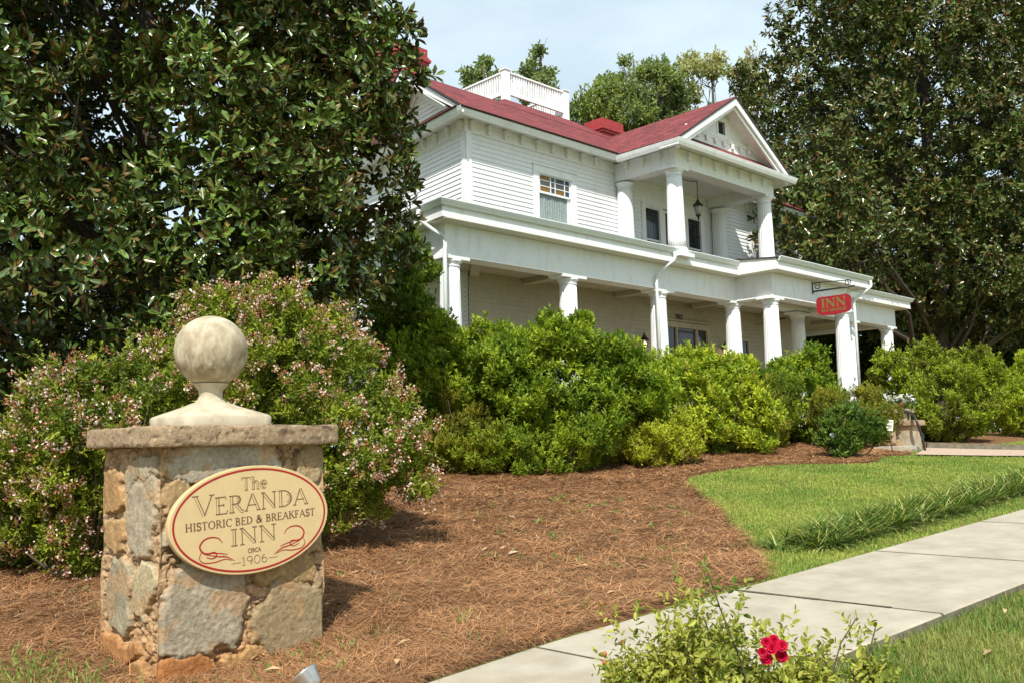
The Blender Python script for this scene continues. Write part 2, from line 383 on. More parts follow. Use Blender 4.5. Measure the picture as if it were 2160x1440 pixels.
def sweep(mb, path, prof, closed=False):
    """profile (out, z) swept along a horizontal path with mitred corners; out is to the right-hand normal list given per segment"""
    path = [np.array(p[:2], float) for p in path]; n = len(path); nor = []
    for i in range(n-1):
        d = path[i+1]-path[i]; d /= np.linalg.norm(d); nor.append(np.array([d[1], -d[0]]))
    vs = []
    for i in range(n):
        if i == 0: m_ = nor[0]
        elif i == n-1: m_ = nor[-1]
        else:
            m_ = nor[i-1]+nor[i]; m_ = m_/np.linalg.norm(m_); m_ = m_/max(.3, m_@nor[i])
        for o_, z_ in prof: vs.append((path[i][0]+m_[0]*o_, path[i][1]+m_[1]*o_, z_))
    k = len(prof); fs = []
    for i in range(n-1):
        for j in range(k):
            a, b = i*k+j, i*k+(j+1) % k; fs.append((a, a+k, b+k, b))
    fs.append(list(range(k))); fs.append([(n-1)*k+j for j in range(k)][::-1])
    mb.add(vs, fs)
left_far = lw(8.2, 0, 0)
cor_prof = [(.0, 9.27), (.40, 9.19), (.46, 9.12), (.50, 9.12), (.54, 9.2), (.57, 9.29), (.0, 9.30)]
co = MB()
sweep(co, [left_far, (0, 0), (PX0-.0, 0)], cor_prof)
sweep(co, [(PX1, 0), (FX, 0), (FX, 8)], cor_prof)
pp = [(o, z-.06) for o, z in cor_prof]
pp2 = [(o*.93, z) for o, z in pp]
sweep(co, [(PX0, -.52), (PX0, PB), (PX1, PB), (PX1, -.52)], pp2)
co.build('cornice', M['white_trim'], house)

# ---- main roof: left gable wing, hipped centre with flat deck
E0 = -.60; EZ = 9.30; SL = (RID_Z-EZ)/(RID_Y-E0)
rl = [p for p in (lw(-.62, .56, 0), )]
def rp(x, y, off=0): return (x, y, EZ+SL*(y-E0)+off)
xl_e = -.60; xl_r = float(lw(2.1, .60, 0)[0])
back_e = 2*RID_Y-E0
polys = [[(xl_e-.02, E0, EZ), (FX+.55, E0, EZ), (FX+.55, RID_Y, RID_Z), (xl_r, RID_Y, RID_Z)],
         [(xl_r, RID_Y, RID_Z), (FX+.55, RID_Y, RID_Z), (FX+.55, back_e, EZ), (float(lw(back_e, .6, 0)[0]), back_e, EZ)]]
roof_obj('roof', polys, house, [M['shingle'], M['dark_edge']])
DX0, DX1, DY0, DY1 = 4.2, 7.25, 3.0, 6.0
DZ = EZ+SL*(DY0-E0)+.02
t_ = (DZ-EZ)/SL
hip = [[(DX0-t_, E0+.35, EZ+.24), (DX1+t_, E0+.35, EZ+.24), (DX1, DY0, DZ), (DX0, DY0, DZ)],
       [(DX0, DY0, DZ), (DX0, DY1, DZ), (DX0-t_, DY1+t_, EZ), (DX0-t_, E0+.35, EZ+.24)],
       [(DX1, DY0, DZ), (DX1+t_, E0+.35, EZ+.24), (DX1+t_, DY1+t_, EZ), (DX1, DY1, DZ)],
       [(DX0, DY1, DZ), (DX1, DY1, DZ), (DX1+t_, DY1+t_, EZ), (DX0-t_, DY1+t_, EZ)],
       [(DX0, DY0, DZ+.001), (DX1, DY0, DZ+.001), (DX1, DY1, DZ+.001), (DX0, DY1, DZ+.001)]]
# the hip only shows above the wing's ridge
hip2 = []
zc = RID_Z-.25
def cut(a, b, z): t = (z-a[2])/(b[2]-a[2]); return tuple(a[i]+t*(b[i]-a[i]) for i in range(3))
fl, frr, bl, brr = [cut(c_, e_, zc) for c_, e_ in (((DX0, DY0, DZ), (DX0-t_, E0, EZ)), ((DX1, DY0, DZ), (DX1+t_, E0, EZ)), ((DX0, DY1, DZ), (DX0-t_, DY1+t_, EZ)), ((DX1, DY1, DZ), (DX1+t_, DY1+t_, EZ)))]
c4 = [(DX0, DY0, DZ), (DX1, DY0, DZ), (DX1, DY1, DZ), (DX0, DY1, DZ)]
hip2 = [[fl, frr, c4[1], c4[0]], [c4[0], c4[3], bl, fl], [c4[1], frr, brr, c4[2]], [c4[3], c4[2], brr, bl], c4]
roof_obj('roof_deck', hip2, house, [M['shingle'], M['dark_edge']], .03)
# pent roof under the left gable and rake boards
pent = [[lw(-.55, .62, 9.305), lw(4.8, .62, 9.305), lw(4.6, .01, 9.76), lw(.55, .01, 9.76)]]
roof_obj('pent_roof', pent, house, [M['shingle'], M['dark_edge']], .03)
rk = MB()
q0 = np.array([xl_e+.03, E0+.05, EZ-.06]); q1 = np.array([xl_r+.03, RID_Y, RID_Z-.06]); q2 = np.array([float(lw(back_e, .57, 0)[0]), back_e-.05, EZ-.06])
dn = np.array([0, 0, -.26])
rk.prism([q0, q1, q1+dn, q0+dn*.35], -LN*.05); rk.prism([q1, q2, q2+dn*.35, q1+dn], -LN*.05)
q0b = q0+(q1-q0)*.27; q2b = q2+(q1-q2)*.27
for a, b in ((q0b, q1), (q1, q2b)): rk.prism([a+dn*.85, b+dn*.85, b+dn*.85-LN*.55, a+dn*.85-LN*.55], (0, 0, .03))
q0b = q0+(q1-q0)*.38; q2b = q2+(q1-q2)*.38
for a, b in ((q0b, q1), (q1, q2b)): rk.prism([a+dn*1.1-LN*.5, b+dn*1.1-LN*.5, b+dn*2-LN*.5, a+dn*2-LN*.5], -LN*.04)
rk.build('rake_board', M['white_trim'], house)

# ---- portico gable roof
PE = -2.58; PEL, PER = 4.92, 10.62; PCX = (PEL+PER)/2; PZ = 9.24; PRZ = 11.02; BACK = RID_Y
def on_main(x, y): return EZ+SL*(y-E0)
prl = [[(PEL, PE, PZ), (PCX, PE, PRZ), (PCX, BACK, PRZ), (PEL, E0, PZ+.02)],
       [(PER, PE, PZ), (PER, E0, PZ+.02), (PCX, BACK, PRZ), (PCX, PE, PRZ)]]
roof_obj('portico_roof', [[tuple(q) for q in p] for p in prl], house, [M['shingle'], M['dark_edge']])
pr = MB(); s_ = (PRZ-PZ)/(PCX-PEL)
for a, b in (((PEL+.04, PE+.02, PZ-.045), (PCX, PE+.02, PRZ-.06)), ((PER-.04, PE+.02, PZ-.045), (PCX, PE+.02, PRZ-.06))):
    a = np.array(a); b = np.array(b)
    pr.prism([a, b, b+(0, 0, -.20), a+(0, 0, -.13)], (0, .05, 0))
    pr.prism([a+(0, .05, -.12), b+(0, .05, -.16), b+(0, .60, -.16), a+(0, .60, -.12)], (0, 0, .03))
    pr.prism([a+(0, .07, -.13), b+(0, .07, -.17), b+(0, .07, -.29), a+(.12*np.sign(b[0]-a[0]), .07, -.2)], (0, .07, 0))
pr.build('rake_board', M['white_trim'], house)
GY = PB+.06
gw = MB()
tri = lambda z: PCX-(PRZ-.2-z)/s_
gw.prism([(tri(9.3), GY, 9.3), (2*PCX-tri(9.3), GY, 9.3), (2*PCX-tri(9.95), GY, 9.95), (tri(9.95), GY, 9.95)], (0, .06, 0))
vx0, vx1, vz0, vz1 = PCX-.17, PCX+.17, 10.05, 10.42
gw.prism([(tri(9.95), GY, 9.95), (vx0, GY, 9.95), (vx0, GY, 10.42), (tri(10.42), GY, 10.42)], (0, .06, 0))
gw.prism([(vx1, GY, 9.95), (2*PCX-tri(9.95), GY, 9.95), (2*PCX-tri(10.42), GY, 10.42), (vx1, GY, 10.42)], (0, .06, 0))
gw.box(vx0, vx1, GY, GY+.06, 9.95, vz0)
gw.prism([(tri(10.42), GY, 10.42), (2*PCX-tri(10.42), GY, 10.42), (PCX, GY, PRZ-.2)], (0, .06, 0))
gw.build('gable', M['white'], house)
gm = MB()
gm.box(tri(9.8)-.1, 2*PCX-tri(9.8)+.1, GY-.05, GY-.002, 9.92, 9.97); gm.box(tri(9.8), 2*PCX-tri(9.8), GY-.03, GY-.002, 9.86, 9.92)
gm.box(tri(10.5), 2*PCX-tri(10.5), GY-.04, GY-.002, 10.5, 10.56)
for x in np.arange(tri(9.75)+.1, 2*PCX-tri(9.75), .42): gm.box(x-.05, x+.05, GY-.07, GY-.031, 9.72, 9.86)
gm.box(vx0-.06, vx0, GY-.03, GY+.02, 9.97, 10.5); gm.box(vx1, vx1+.06, GY-.03, GY+.02, 9.97, 10.5); gm.box(vx0, vx1, GY-.03, GY+.02, 10.42, 10.5); gm.box(vx0, vx1, GY-.03, GY+.02, 9.97, 10.05)
gm.build('gable_trim', M['white_trim'], house)
gv = MB(); gv.box(vx0, vx1, GY+.045, GY+.055, vz0, vz1); gv.build('vent', M['room'], house)
roof_obj('pent_roof', [[(PEL+.04, PE+.035, PZ+.0), (PER-.04, PE+.035, PZ+.0), (PER-.62, GY-.003, PZ+.40), (PEL+.62, GY-.003, PZ+.40)]], house, [M['shingle'], M['dark_edge']], .02)
# ---- portico beams and ceiling
bm_ = MB()
bm_.box(PX0, PX1, PB, PB+.42, 8.70, 9.20)
bm_.box(PX0, PX0+.42, PB+.421, -.04, 8.70, 9.20); bm_.box(PX1-.42, PX1, PB+.421, -.04, 8.70, 9.20)
for x in (PX0+.21, PX1-.21): bm_.box(x-.36 if x < 8 else x-.26, x+.26+.1 if x < 8 else x+.30, PB-.004, PB+.46, 8.645, 8.699)
bm_.build('portico_beam', M['white_trim'], house)
cl = MB(); cl.box(PX0+.43, PX1-.43, PB+.43, -.04, 8.98, 9.02); cl.build('portico_ceiling', M['white'], house)

# ---- fluted columns
def column_mesh(r0, r1, h, name):
    me_ = MB(); prof = []
    for k in range(9):
        t = k/8; prof.append((r0+(r1-r0)*(t**1.5), .16+(h-.30)*t))
    me_.lathe(prof, (0, 0, 0), 128, 20, .055)
    cap = MB(); cap.lathe([(r1*1.02, h-.15), (r1*1.06, h-.145), (r1*1.06, h-.12), (r1*1.0, h-.115), (r1*1.02, h-.08), (r1*1.2, h-.05), (r1*1.24, h-.03), (r1*1.22, h-.0)], (0, 0, 0), 40)
    base = MB(); base.lathe([(r0*1.25, 0), (r0*1.25, .06), (r0*1.18, .08), (r0*1.2, .12), (r0*1.08, .155)], (0, 0, 0), 40); base.box(-r0*1.35, r0*1.35, -r0*1.35, r0*1.35, -.1, -.001)
    out = []
    for nme, b in (('column', me_), ('capital', cap), ('base', base)):
        o = b.build(nme, M['white'])
        out.append(o)
    return out
def place_columns(r0, r1, h, spots, z):
    protos = column_mesh(r0, r1, h, 'column'); first = True
    for x, y in spots:
        if first: sh, cp_, bs = protos; first = False
        else:
            sh, cp_, bs = [o.copy() for o in protos]
            for o in (sh, cp_, bs): COL.objects.link(o)
        sh.parent = house; sh.location = (x-house.location[0], y-house.location[1], z-house.location[2])
        cp_.parent = sh; bs.parent = sh; cp_.location = (0, 0, 0); bs.location = (0, 0, 0)
CX = [-1.72, 1.92, 5.41, 8.94, 12.65, 16.15, 19.08]
place_columns(.245, .205, 2.81, [(x, -1.385) for x in CX]+[(9.04, -2.555), (13.27, -2.555), (19.08, 3.2)]+[tuple((np.array([-1.72, -1.385])+LD[:2]*k)) for k in (3.6, 7.2)], 2.60)
place_columns(.235, .20, 2.25, [(PX0+.23, -1.87), (10.16, -1.87), (5.62, -.24), (10.22, -.24)], 6.395)

# ---- veranda beam, soffit, fascia, gutter, roof
BF = -1.61
LB = np.array([-2.035, BF, 0]); LBd = LB+LD*9
vb = MB()
vb.box(-2.035, 8.80, BF, BF+.44, 5.47, 6.13)
vb.prism([LB+LD*.441+(0, 0, 5.47), LBd+(0, 0, 5.47), LBd-LN*.44+(0, 0, 5.47), LB+LD*.441-LN*.44+(0, 0, 5.47)], (0, 0, .66))
vb.box(8.80, 9.24, -2.78, BF-.001, 5.47, 6.13); vb.box(9.241, 13.06, -2.78, -2.34, 5.47, 6.13); vb.box(13.061, 13.5, -2.78, BF-.001, 5.47, 6.13)
vb.box(8.801, 13.06, BF, BF+.44, 5.50, 6.13)
vb.box(13.061, 19.36, BF, BF+.44, 5.47, 6.13); vb.box(18.92, 19.36, BF+.441, 7, 5.47, 6.13)
vbo = vb.build('veranda_beam', M['white_trim'], house)
for x, y in [(x, -1.385) for x in CX]+[(9.04, -2.555), (13.27, -2.555), (19.08, 3.2)]:
    wx = .42 if x in CX[1:6] else .36
    ab = MB(); ab.box(x-wx, x+wx, y-.232, y+.232, 5.41, 5.469); ab.build('beam_plate', M['white_trim'], house, vbo)
sf = MB()
sf.box(-2.3, 8.40, -1.98, -.9, 6.135, 6.165); sf.box(8.401, 14.05, -3.12, -.9, 6.135, 6.165); sf.box(14.051, 19.9, -1.98, -.9, 6.135, 6.165)
sf.prism([np.array([-2.37, -1.965, 6.128]), np.array([-2.37, -1.965, 6.128])+LD*9, np.array([-1.6, -1.965, 6.128])+LD*9, np.array([-1.6, -1.965, 6.128])], (0, 0, .006))
sf.build('soffit', M['soffit'], house)
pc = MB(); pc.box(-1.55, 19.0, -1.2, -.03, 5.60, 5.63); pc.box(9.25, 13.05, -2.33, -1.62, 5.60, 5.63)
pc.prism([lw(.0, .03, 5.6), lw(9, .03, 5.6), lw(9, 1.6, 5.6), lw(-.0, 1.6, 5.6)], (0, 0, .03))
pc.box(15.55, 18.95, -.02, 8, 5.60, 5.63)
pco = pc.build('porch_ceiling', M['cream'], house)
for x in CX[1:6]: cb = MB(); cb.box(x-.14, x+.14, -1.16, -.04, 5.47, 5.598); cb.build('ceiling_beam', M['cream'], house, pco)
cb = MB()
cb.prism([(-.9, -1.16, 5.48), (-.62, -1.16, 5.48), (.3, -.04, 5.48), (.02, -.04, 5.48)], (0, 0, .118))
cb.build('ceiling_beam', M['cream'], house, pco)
PTS_L = [np.array([-2.38, -1.96])+LD[:2]*9, (-2.38, -1.96), (8.33+.12, -1.96)]
PTS_B = [(8.45, -1.961), (8.45, -3.13), (14.03, -3.13), (14.03, -1.961)]
PTS_R = [(14.031, -1.96), (19.88, -1.96), (19.88, 7)]
fa = MB(); fp = [(0, 6.15), (.012, 6.15), (.012, 6.42), (-.03, 6.42), (-.03, 6.15)]
for pth in (PTS_L, PTS_R): sweep(fa, pth, fp)
sweep(fa, [PTS_B[0], PTS_B[1], PTS_B[2], PTS_B[3]], fp)
fa.prism([(8.447, -3.13, 6.421), (8.447, -1.97, 6.421), (8.447, -1.97, 6.575), (8.447, -3.13, 6.455)], (.02, 0, 0)); fa.build('fascia', M['white_trim'], house)
def gutter(pth, name='gutter'):
    g = MB(); prof = [(.014, 6.375), (.07, 6.375), (.085, 6.395), (.10, 6.43), (.115, 6.45), (.118, 6.475), (.135, 6.485), (.135, 6.505), (.118, 6.505), (.105, 6.49), (.02, 6.48)]
    sweep(g, pth, prof); return g.build(name, M['gutter'], house)
gutter([PTS_L[0], PTS_L[1], (8.30, -1.96)]); gutter([(8.50, -3.13), (14.12, -3.13)]); gutter([(14.3, -1.96), (19.88, -1.96), (19.88, 7)])
vr = [[(-2.42, -2.02, 6.47), (8.4, -2.02, 6.47), (8.4, .1, 6.82), (0, .1, 6.82)],
      [(-2.42, -2.02, 6.47), (0, .1, 6.82), tuple(lw(8, 0, 6.82)), tuple(np.array([-2.42, -2.02, 6.47])+LD*9)],
      [(8.40, -3.2, 6.47), (14.08, -3.2, 6.47), (14.08, .1, 6.80), (8.40, .1, 6.80)],
      [(14.08, -2.02, 6.47), (19.9, -2.02, 6.47), (17, .1, 6.82), (14.08, .1, 6.82)],
      [(19.9, -2.02, 6.47), (19.9, 7, 6.47), (17, 7, 6.82), (17, .1, 6.82)],
      [(17, .1, 6.82), (17, 7, 6.82), (15.5, 7, 6.86), (15.5, .1, 6.86)]]
roof_obj('porch_roof', vr, house, [M['porch_roof'], M['dark_edge']], .03)
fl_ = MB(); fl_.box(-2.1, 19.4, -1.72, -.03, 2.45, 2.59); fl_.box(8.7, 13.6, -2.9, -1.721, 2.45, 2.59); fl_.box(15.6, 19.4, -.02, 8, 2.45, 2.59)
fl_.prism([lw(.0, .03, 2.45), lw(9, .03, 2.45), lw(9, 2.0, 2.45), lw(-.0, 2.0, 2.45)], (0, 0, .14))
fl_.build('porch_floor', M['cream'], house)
sk = MB(); sk.box(-2.0, 19.3, -1.6, -1.5, 1.0, 2.449); sk.box(8.8, 13.5, -2.8, -2.7, 1.0, 2.449); sk.build('porch_skirt', M['white'], house)
# ---- downspouts
def downspout(pts, r=.045):
    d_ = MB(); d_.smooth = True; d_.tube(pts, r, 10); d_.build('downspout', M['gutter'], house)
def smooth_path(p, n=5):
    p = [np.array(q, float) for q in p]; out = []
    for i in range(len(p)-1):
        a = p[max(i-1, 0)]; b = p[i]; c = p[i+1]; d = p[min(i+2, len(p)-1)]
        for k in range(n):
            t = k/n; out.append(.5*((2*b)+(-a+c)*t+(2*a-5*b+4*c-d)*t*t+(-a+3*b-3*c+d)*t**3))
    return out+[p[-1]]
downspout(smooth_path([(-2.5, -1.35, 6.38), (-2.5, -1.35, 6.2), (-2.28, -1.5, 5.98), (-2.1, -1.66, 5.8), (-2.1, -1.68, 5.5)])+[(-2.1, -1.68, 2.6)])
downspout(smooth_path([(5.32, -2.02, 6.38), (5.32, -2.02, 6.2), (5.1, -1.85, 5.98), (4.98, -1.70, 5.75), (4.98, -1.68, 5.45)])+[(5.02, -1.68, 2.6)])
downspout(smooth_path([(14.0, -3.2, 6.38), (14.0, -3.2, 6.2), (13.8, -3.0, 5.98), (13.55, -2.86, 5.75), (13.55, -2.85, 5.45)])+[(13.55, -2.85, 2.6)])

# ---- windows
def upper_window(x0, x1, curtain_c=True):
    cs = MB()
    cs.box(x0+.03, x0+.23, -.045, .02, 7.16, 8.42); cs.box(x1-.23, x1-.03, -.045, .02, 7.16, 8.42); cs.box(x0+.03, x1-.03, -.05, .02, 8.421, 8.60); cs.box(x0, x1, -.085, .02, 8.601, 8.635); cs.box(x0+.25, x1-.25, -.052, -.046, 8.40, 8.419)
    cs.box(x0-.0, x1+.0, -.09, .03, 7.10, 7.159)
    wn = cs.build('window', M['white_trim'], house)
    a, b = x0+.23, x1-.23
    us = MB(); us.box(a, a+.045, -.01, .03, 7.93, 8.419); us.box(b-.045, b, -.01, .03, 7.93, 8.419); us.box(a+.045, b-.045, -.01, .03, 8.375, 8.419); us.box(a+.045, b-.045, -.012, .03, 7.90, 7.955)
    ia, ib = a+.045, b-.045; L = ib-ia
    v1, v2, v3 = ia+.37*L, ia+.52*L, ia+.84*L
    for x in (ia+.015, v1, v2, v3): us.box(x-.011, x+.011, -.006, .026, 7.955, 8.375)
    for z in (8.10, 8.25): us.box(ia, ib, -.005, .025, z-.011, z+.011)
    us.build('sash', M['white_trim'], house, wn)
    ls = MB(); ls.box(a, a+.03, .03, .06, 7.16, 7.93); ls.box(b-.10, b, .03, .06, 7.16, 7.93); ls.box(a+.03, b-.10, .03, .06, 7.16, 7.2); ls.build('sash', M['white_trim'], house, wn)
    for (p, q, r, s), mm in ((((ia, v1, 8.25, 8.375)), 'amber'), ((v1, v2, 8.25, 8.375), 'blue'), ((v2, v3, 8.25, 8.375), 'grey_glass'), ((v3, ib, 8.25, 8.375), 'blue'), ((ia, v3, 8.10, 8.25), 'grey_glass'), ((v3, ib, 8.10, 8.25), 'grey_glass'), ((ia, v1, 7.955, 8.10), 'amber'), ((v1, v2, 7.955, 8.10), 'blue'), ((v2, v3, 7.955, 8.10), 'amber'), ((v3, ib, 7.955, 8.10), 'blue')):
        g = MB(); g.box(p, q, .008, .014, r, s); g.build('pane', M[mm], house, wn)
    # lace curtain in folds, its mottled weave showing behind the glass
    n = 60; V = []; F = []
    for i in range(n+1):
        x = a+.03+(b-a-.13)*i/n; y = .05+.012*math.sin(i*1.3)+.006*math.sin(i*.37)
        V += [(x, y, 7.2), (x, y, 7.93)]
    for i in range(n): F.append((2*i, 2*i+2, 2*i+3, 2*i+1))
    np_mesh('curtain', V, F, M['curtain'], house, wn)
upper_window(2.2, 3.88); upper_window(12.3, 13.98)
def leaded_window(x0, x1):
    z0, z1 = 6.95, 8.26
    c_ = MB(); c_.box(x0-.16, x0, -.04, .02, z0, z1); c_.box(x1, x1+.16, -.04, .02, z0, z1); c_.box(x0-.16, x1+.16, -.045, .02, z1+.001, z1+.06); c_.box(x0-.2, x1+.2, -.07, .02, z1+.061, z1+.09)
    c_.box(x0, x1, -.01, .03, 7.28, 7.33); c_.box(x0, x1, -.01, .03, z0, z0+.04); c_.box(x0, x1, -.005, .03, z1-.035, z1)
    wn = c_.build('window', M['white_trim'], house)
    l_ = MB(); L = x1-x0
    for f in (.3, .66, .83): l_.box(x0+f*L-.008, x0+f*L+.008, .012, .022, z1-.2 if f == .3 else 7.33, z1-.035)
    l_.box(x0+.3*L-.008, x0+.3*L+.008, .012, .022, 7.33, 7.47)
    for z in (7.46, 8.08): l_.box(x0, x1, .013, .021, z-.008, z+.008)
    for z in (7.62, 7.78, 7.94): l_.box(x0+.66*L, x1, .013, .021, z-.008, z+.008)
    l_.build('leading', M['grey_glass'], house, wn)
    g = MB(); g.box(x0, x1, .023, .03, z0, z1); g.build('pane', M['glass'], house, wn)
leaded_window(6.80, 7.46); leaded_window(8.87, 9.53)
dr = MB(); dr.box(7.72, 8.62, .03, .07, 6.5, 8.2); dr.box(7.82, 8.52, .022, .029, 6.9, 7.4); dr.box(7.82, 8.52, .022, .029, 7.5, 8.1); d1 = dr.build('door', M['brown_door'], house)
dc = MB(); dc.box(7.62, 7.719, -.04, .03, 6.5, 8.26); dc.box(8.621, 8.71, -.04, .03, 6.5, 8.26); dc.box(7.719, 8.621, -.04, .03, 8.2, 8.26); dc.build('casing', M['white_trim'], house, d1)
kb = MB(); kb.lathe([(.0, -.03), (.03, -.02), (.035, 0), (.03, .02), (0, .03)], (7.82, -.01, 7.25), 12); kb.build('knob', M['metal'], house, d1)
ub = MB(); ub.box(6.62, 6.64, -.02, .03, 6.7, 8.32); ub.box(9.69, 9.78, -.02, .03, 6.7, 8.32); ub.box(6.62, 9.78, -.022, -.002, 8.35, 8.5); ub.build('balcony_trim', M['white_trim'], house)
# ---- veranda entrance: door with sidelight and transom under the house number
ds = MB(); ds.box(8.12, 9.05, .03, .08, 2.6, 4.78); d2 = ds.build('door', M['brown_door'], house)
dg = MB(); dg.box(8.22, 8.95, .02, .029, 3.4, 4.7); dg.build('pane', M['glass'], house, d2)
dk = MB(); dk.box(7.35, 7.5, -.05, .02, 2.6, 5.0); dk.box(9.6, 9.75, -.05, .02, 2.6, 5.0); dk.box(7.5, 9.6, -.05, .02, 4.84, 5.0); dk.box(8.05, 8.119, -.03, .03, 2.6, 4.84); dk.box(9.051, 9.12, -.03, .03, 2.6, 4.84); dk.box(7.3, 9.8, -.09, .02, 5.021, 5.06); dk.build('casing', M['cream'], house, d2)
sg = MB(); sg.box(7.5, 8.02, .02, .03, 2.6, 4.9); sg.box(9.15, 9.6, .02, .03, 2.6, 4.9); sg.box(8.119, 9.051, .02, .028, 4.781, 4.9); sg.build('pane', M['glass'], house, d2)
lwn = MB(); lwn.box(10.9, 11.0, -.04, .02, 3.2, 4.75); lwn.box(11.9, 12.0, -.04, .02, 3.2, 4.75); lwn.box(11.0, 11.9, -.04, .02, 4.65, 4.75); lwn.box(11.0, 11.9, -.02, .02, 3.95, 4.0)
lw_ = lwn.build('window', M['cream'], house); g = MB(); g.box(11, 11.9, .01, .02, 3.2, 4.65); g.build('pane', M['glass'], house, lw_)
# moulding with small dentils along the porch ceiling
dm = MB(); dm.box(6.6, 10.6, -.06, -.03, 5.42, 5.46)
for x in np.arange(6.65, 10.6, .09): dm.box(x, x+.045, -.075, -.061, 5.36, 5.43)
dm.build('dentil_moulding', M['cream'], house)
# ---- chimneys
def chimney(cx, cy, wx, wy, z0, z1):
    c_ = MB(); c_.box(cx-wx, cx+wx, cy-wy, cy+wy, z0, z1-.42)
    for k, (o, a, b) in enumerate(((.05, -.42, -.34), (.09, -.339, -.26), (.05, -.259, -.2), (.02, -.199, -.0))):
        c_.box(cx-wx-o, cx+wx+o, cy-wy-o, cy+wy+o, z1+a, z1+b)
    c_.prism([(cx-wx-.02, cy-wy-.02, z1+.0005), (cx+wx+.02, cy-wy-.02, z1+.0005), (cx+wx+.02, cy+wy+.02, z1+.0005), (cx-wx-.02, cy+wy+.02, z1+.0005)], (0, 0, .03))
    c_.build('chimney', M['red_brick'], house)
chimney(.36, 3.05, .46, .62, 10.3, 11.98)
chimney(8.42, 2.75, .50, .36, 10.6, 11.78)
cv = MB(); cv.lathe([(.13, 10.8), (.13, 11.62), (.2, 11.63), (.2, 11.72), (.15, 11.76), (.15, 11.86), (.02, 11.9)], (2.3, 4.6, 0), 16); cv.build('roof_vent', M['metal'], house)
# ---- white railing round the roof deck
rr = MB()
cor = [(DX0+.16, DY0+.1), (DX1-.3, DY0+.1), (DX1-.3, DY1-.1), (DX0+.16, DY1-.1)]
Z0 = DZ; 
for i in range(4):
    a = np.array(cor[i]); b = np.array(cor[(i+1) % 4])
    A3 = lambda z: np.array([*a, z]); B3 = lambda z: np.array([*b, z])
    rr.bar(A3(Z0+.90), B3(Z0+.90), .10, .05); rr.bar(A3(Z0+.27), B3(Z0+.27), .07, .11)
rail = rr.build('roof_railing', M['white_trim'], house)
for i in range(4):
    a = np.array(cor[i]); b = np.array(cor[(i+1) % 4]); L = np.linalg.norm(b-a); d = (b-a)/L; bl = MB()
    for s in np.arange(.14, L-.1, .105): bl.box(a[0]+d[0]*s-.022, a[0]+d[0]*s+.022, a[1]+d[1]*s-.022, a[1]+d[1]*s+.022, Z0+.20, Z0+.874)
    bl.build('balusters', M['white_trim'], house, rail)
    ps = MB(); ps.box(a[0]-.1, a[0]+.1, a[1]-.1, a[1]+.1, Z0, Z0+.93); ps.box(a[0]-.13, a[0]+.13, a[1]-.13, a[1]+.13, Z0+.931, Z0+.96); ps.build('post', M['white_trim'], house, rail)
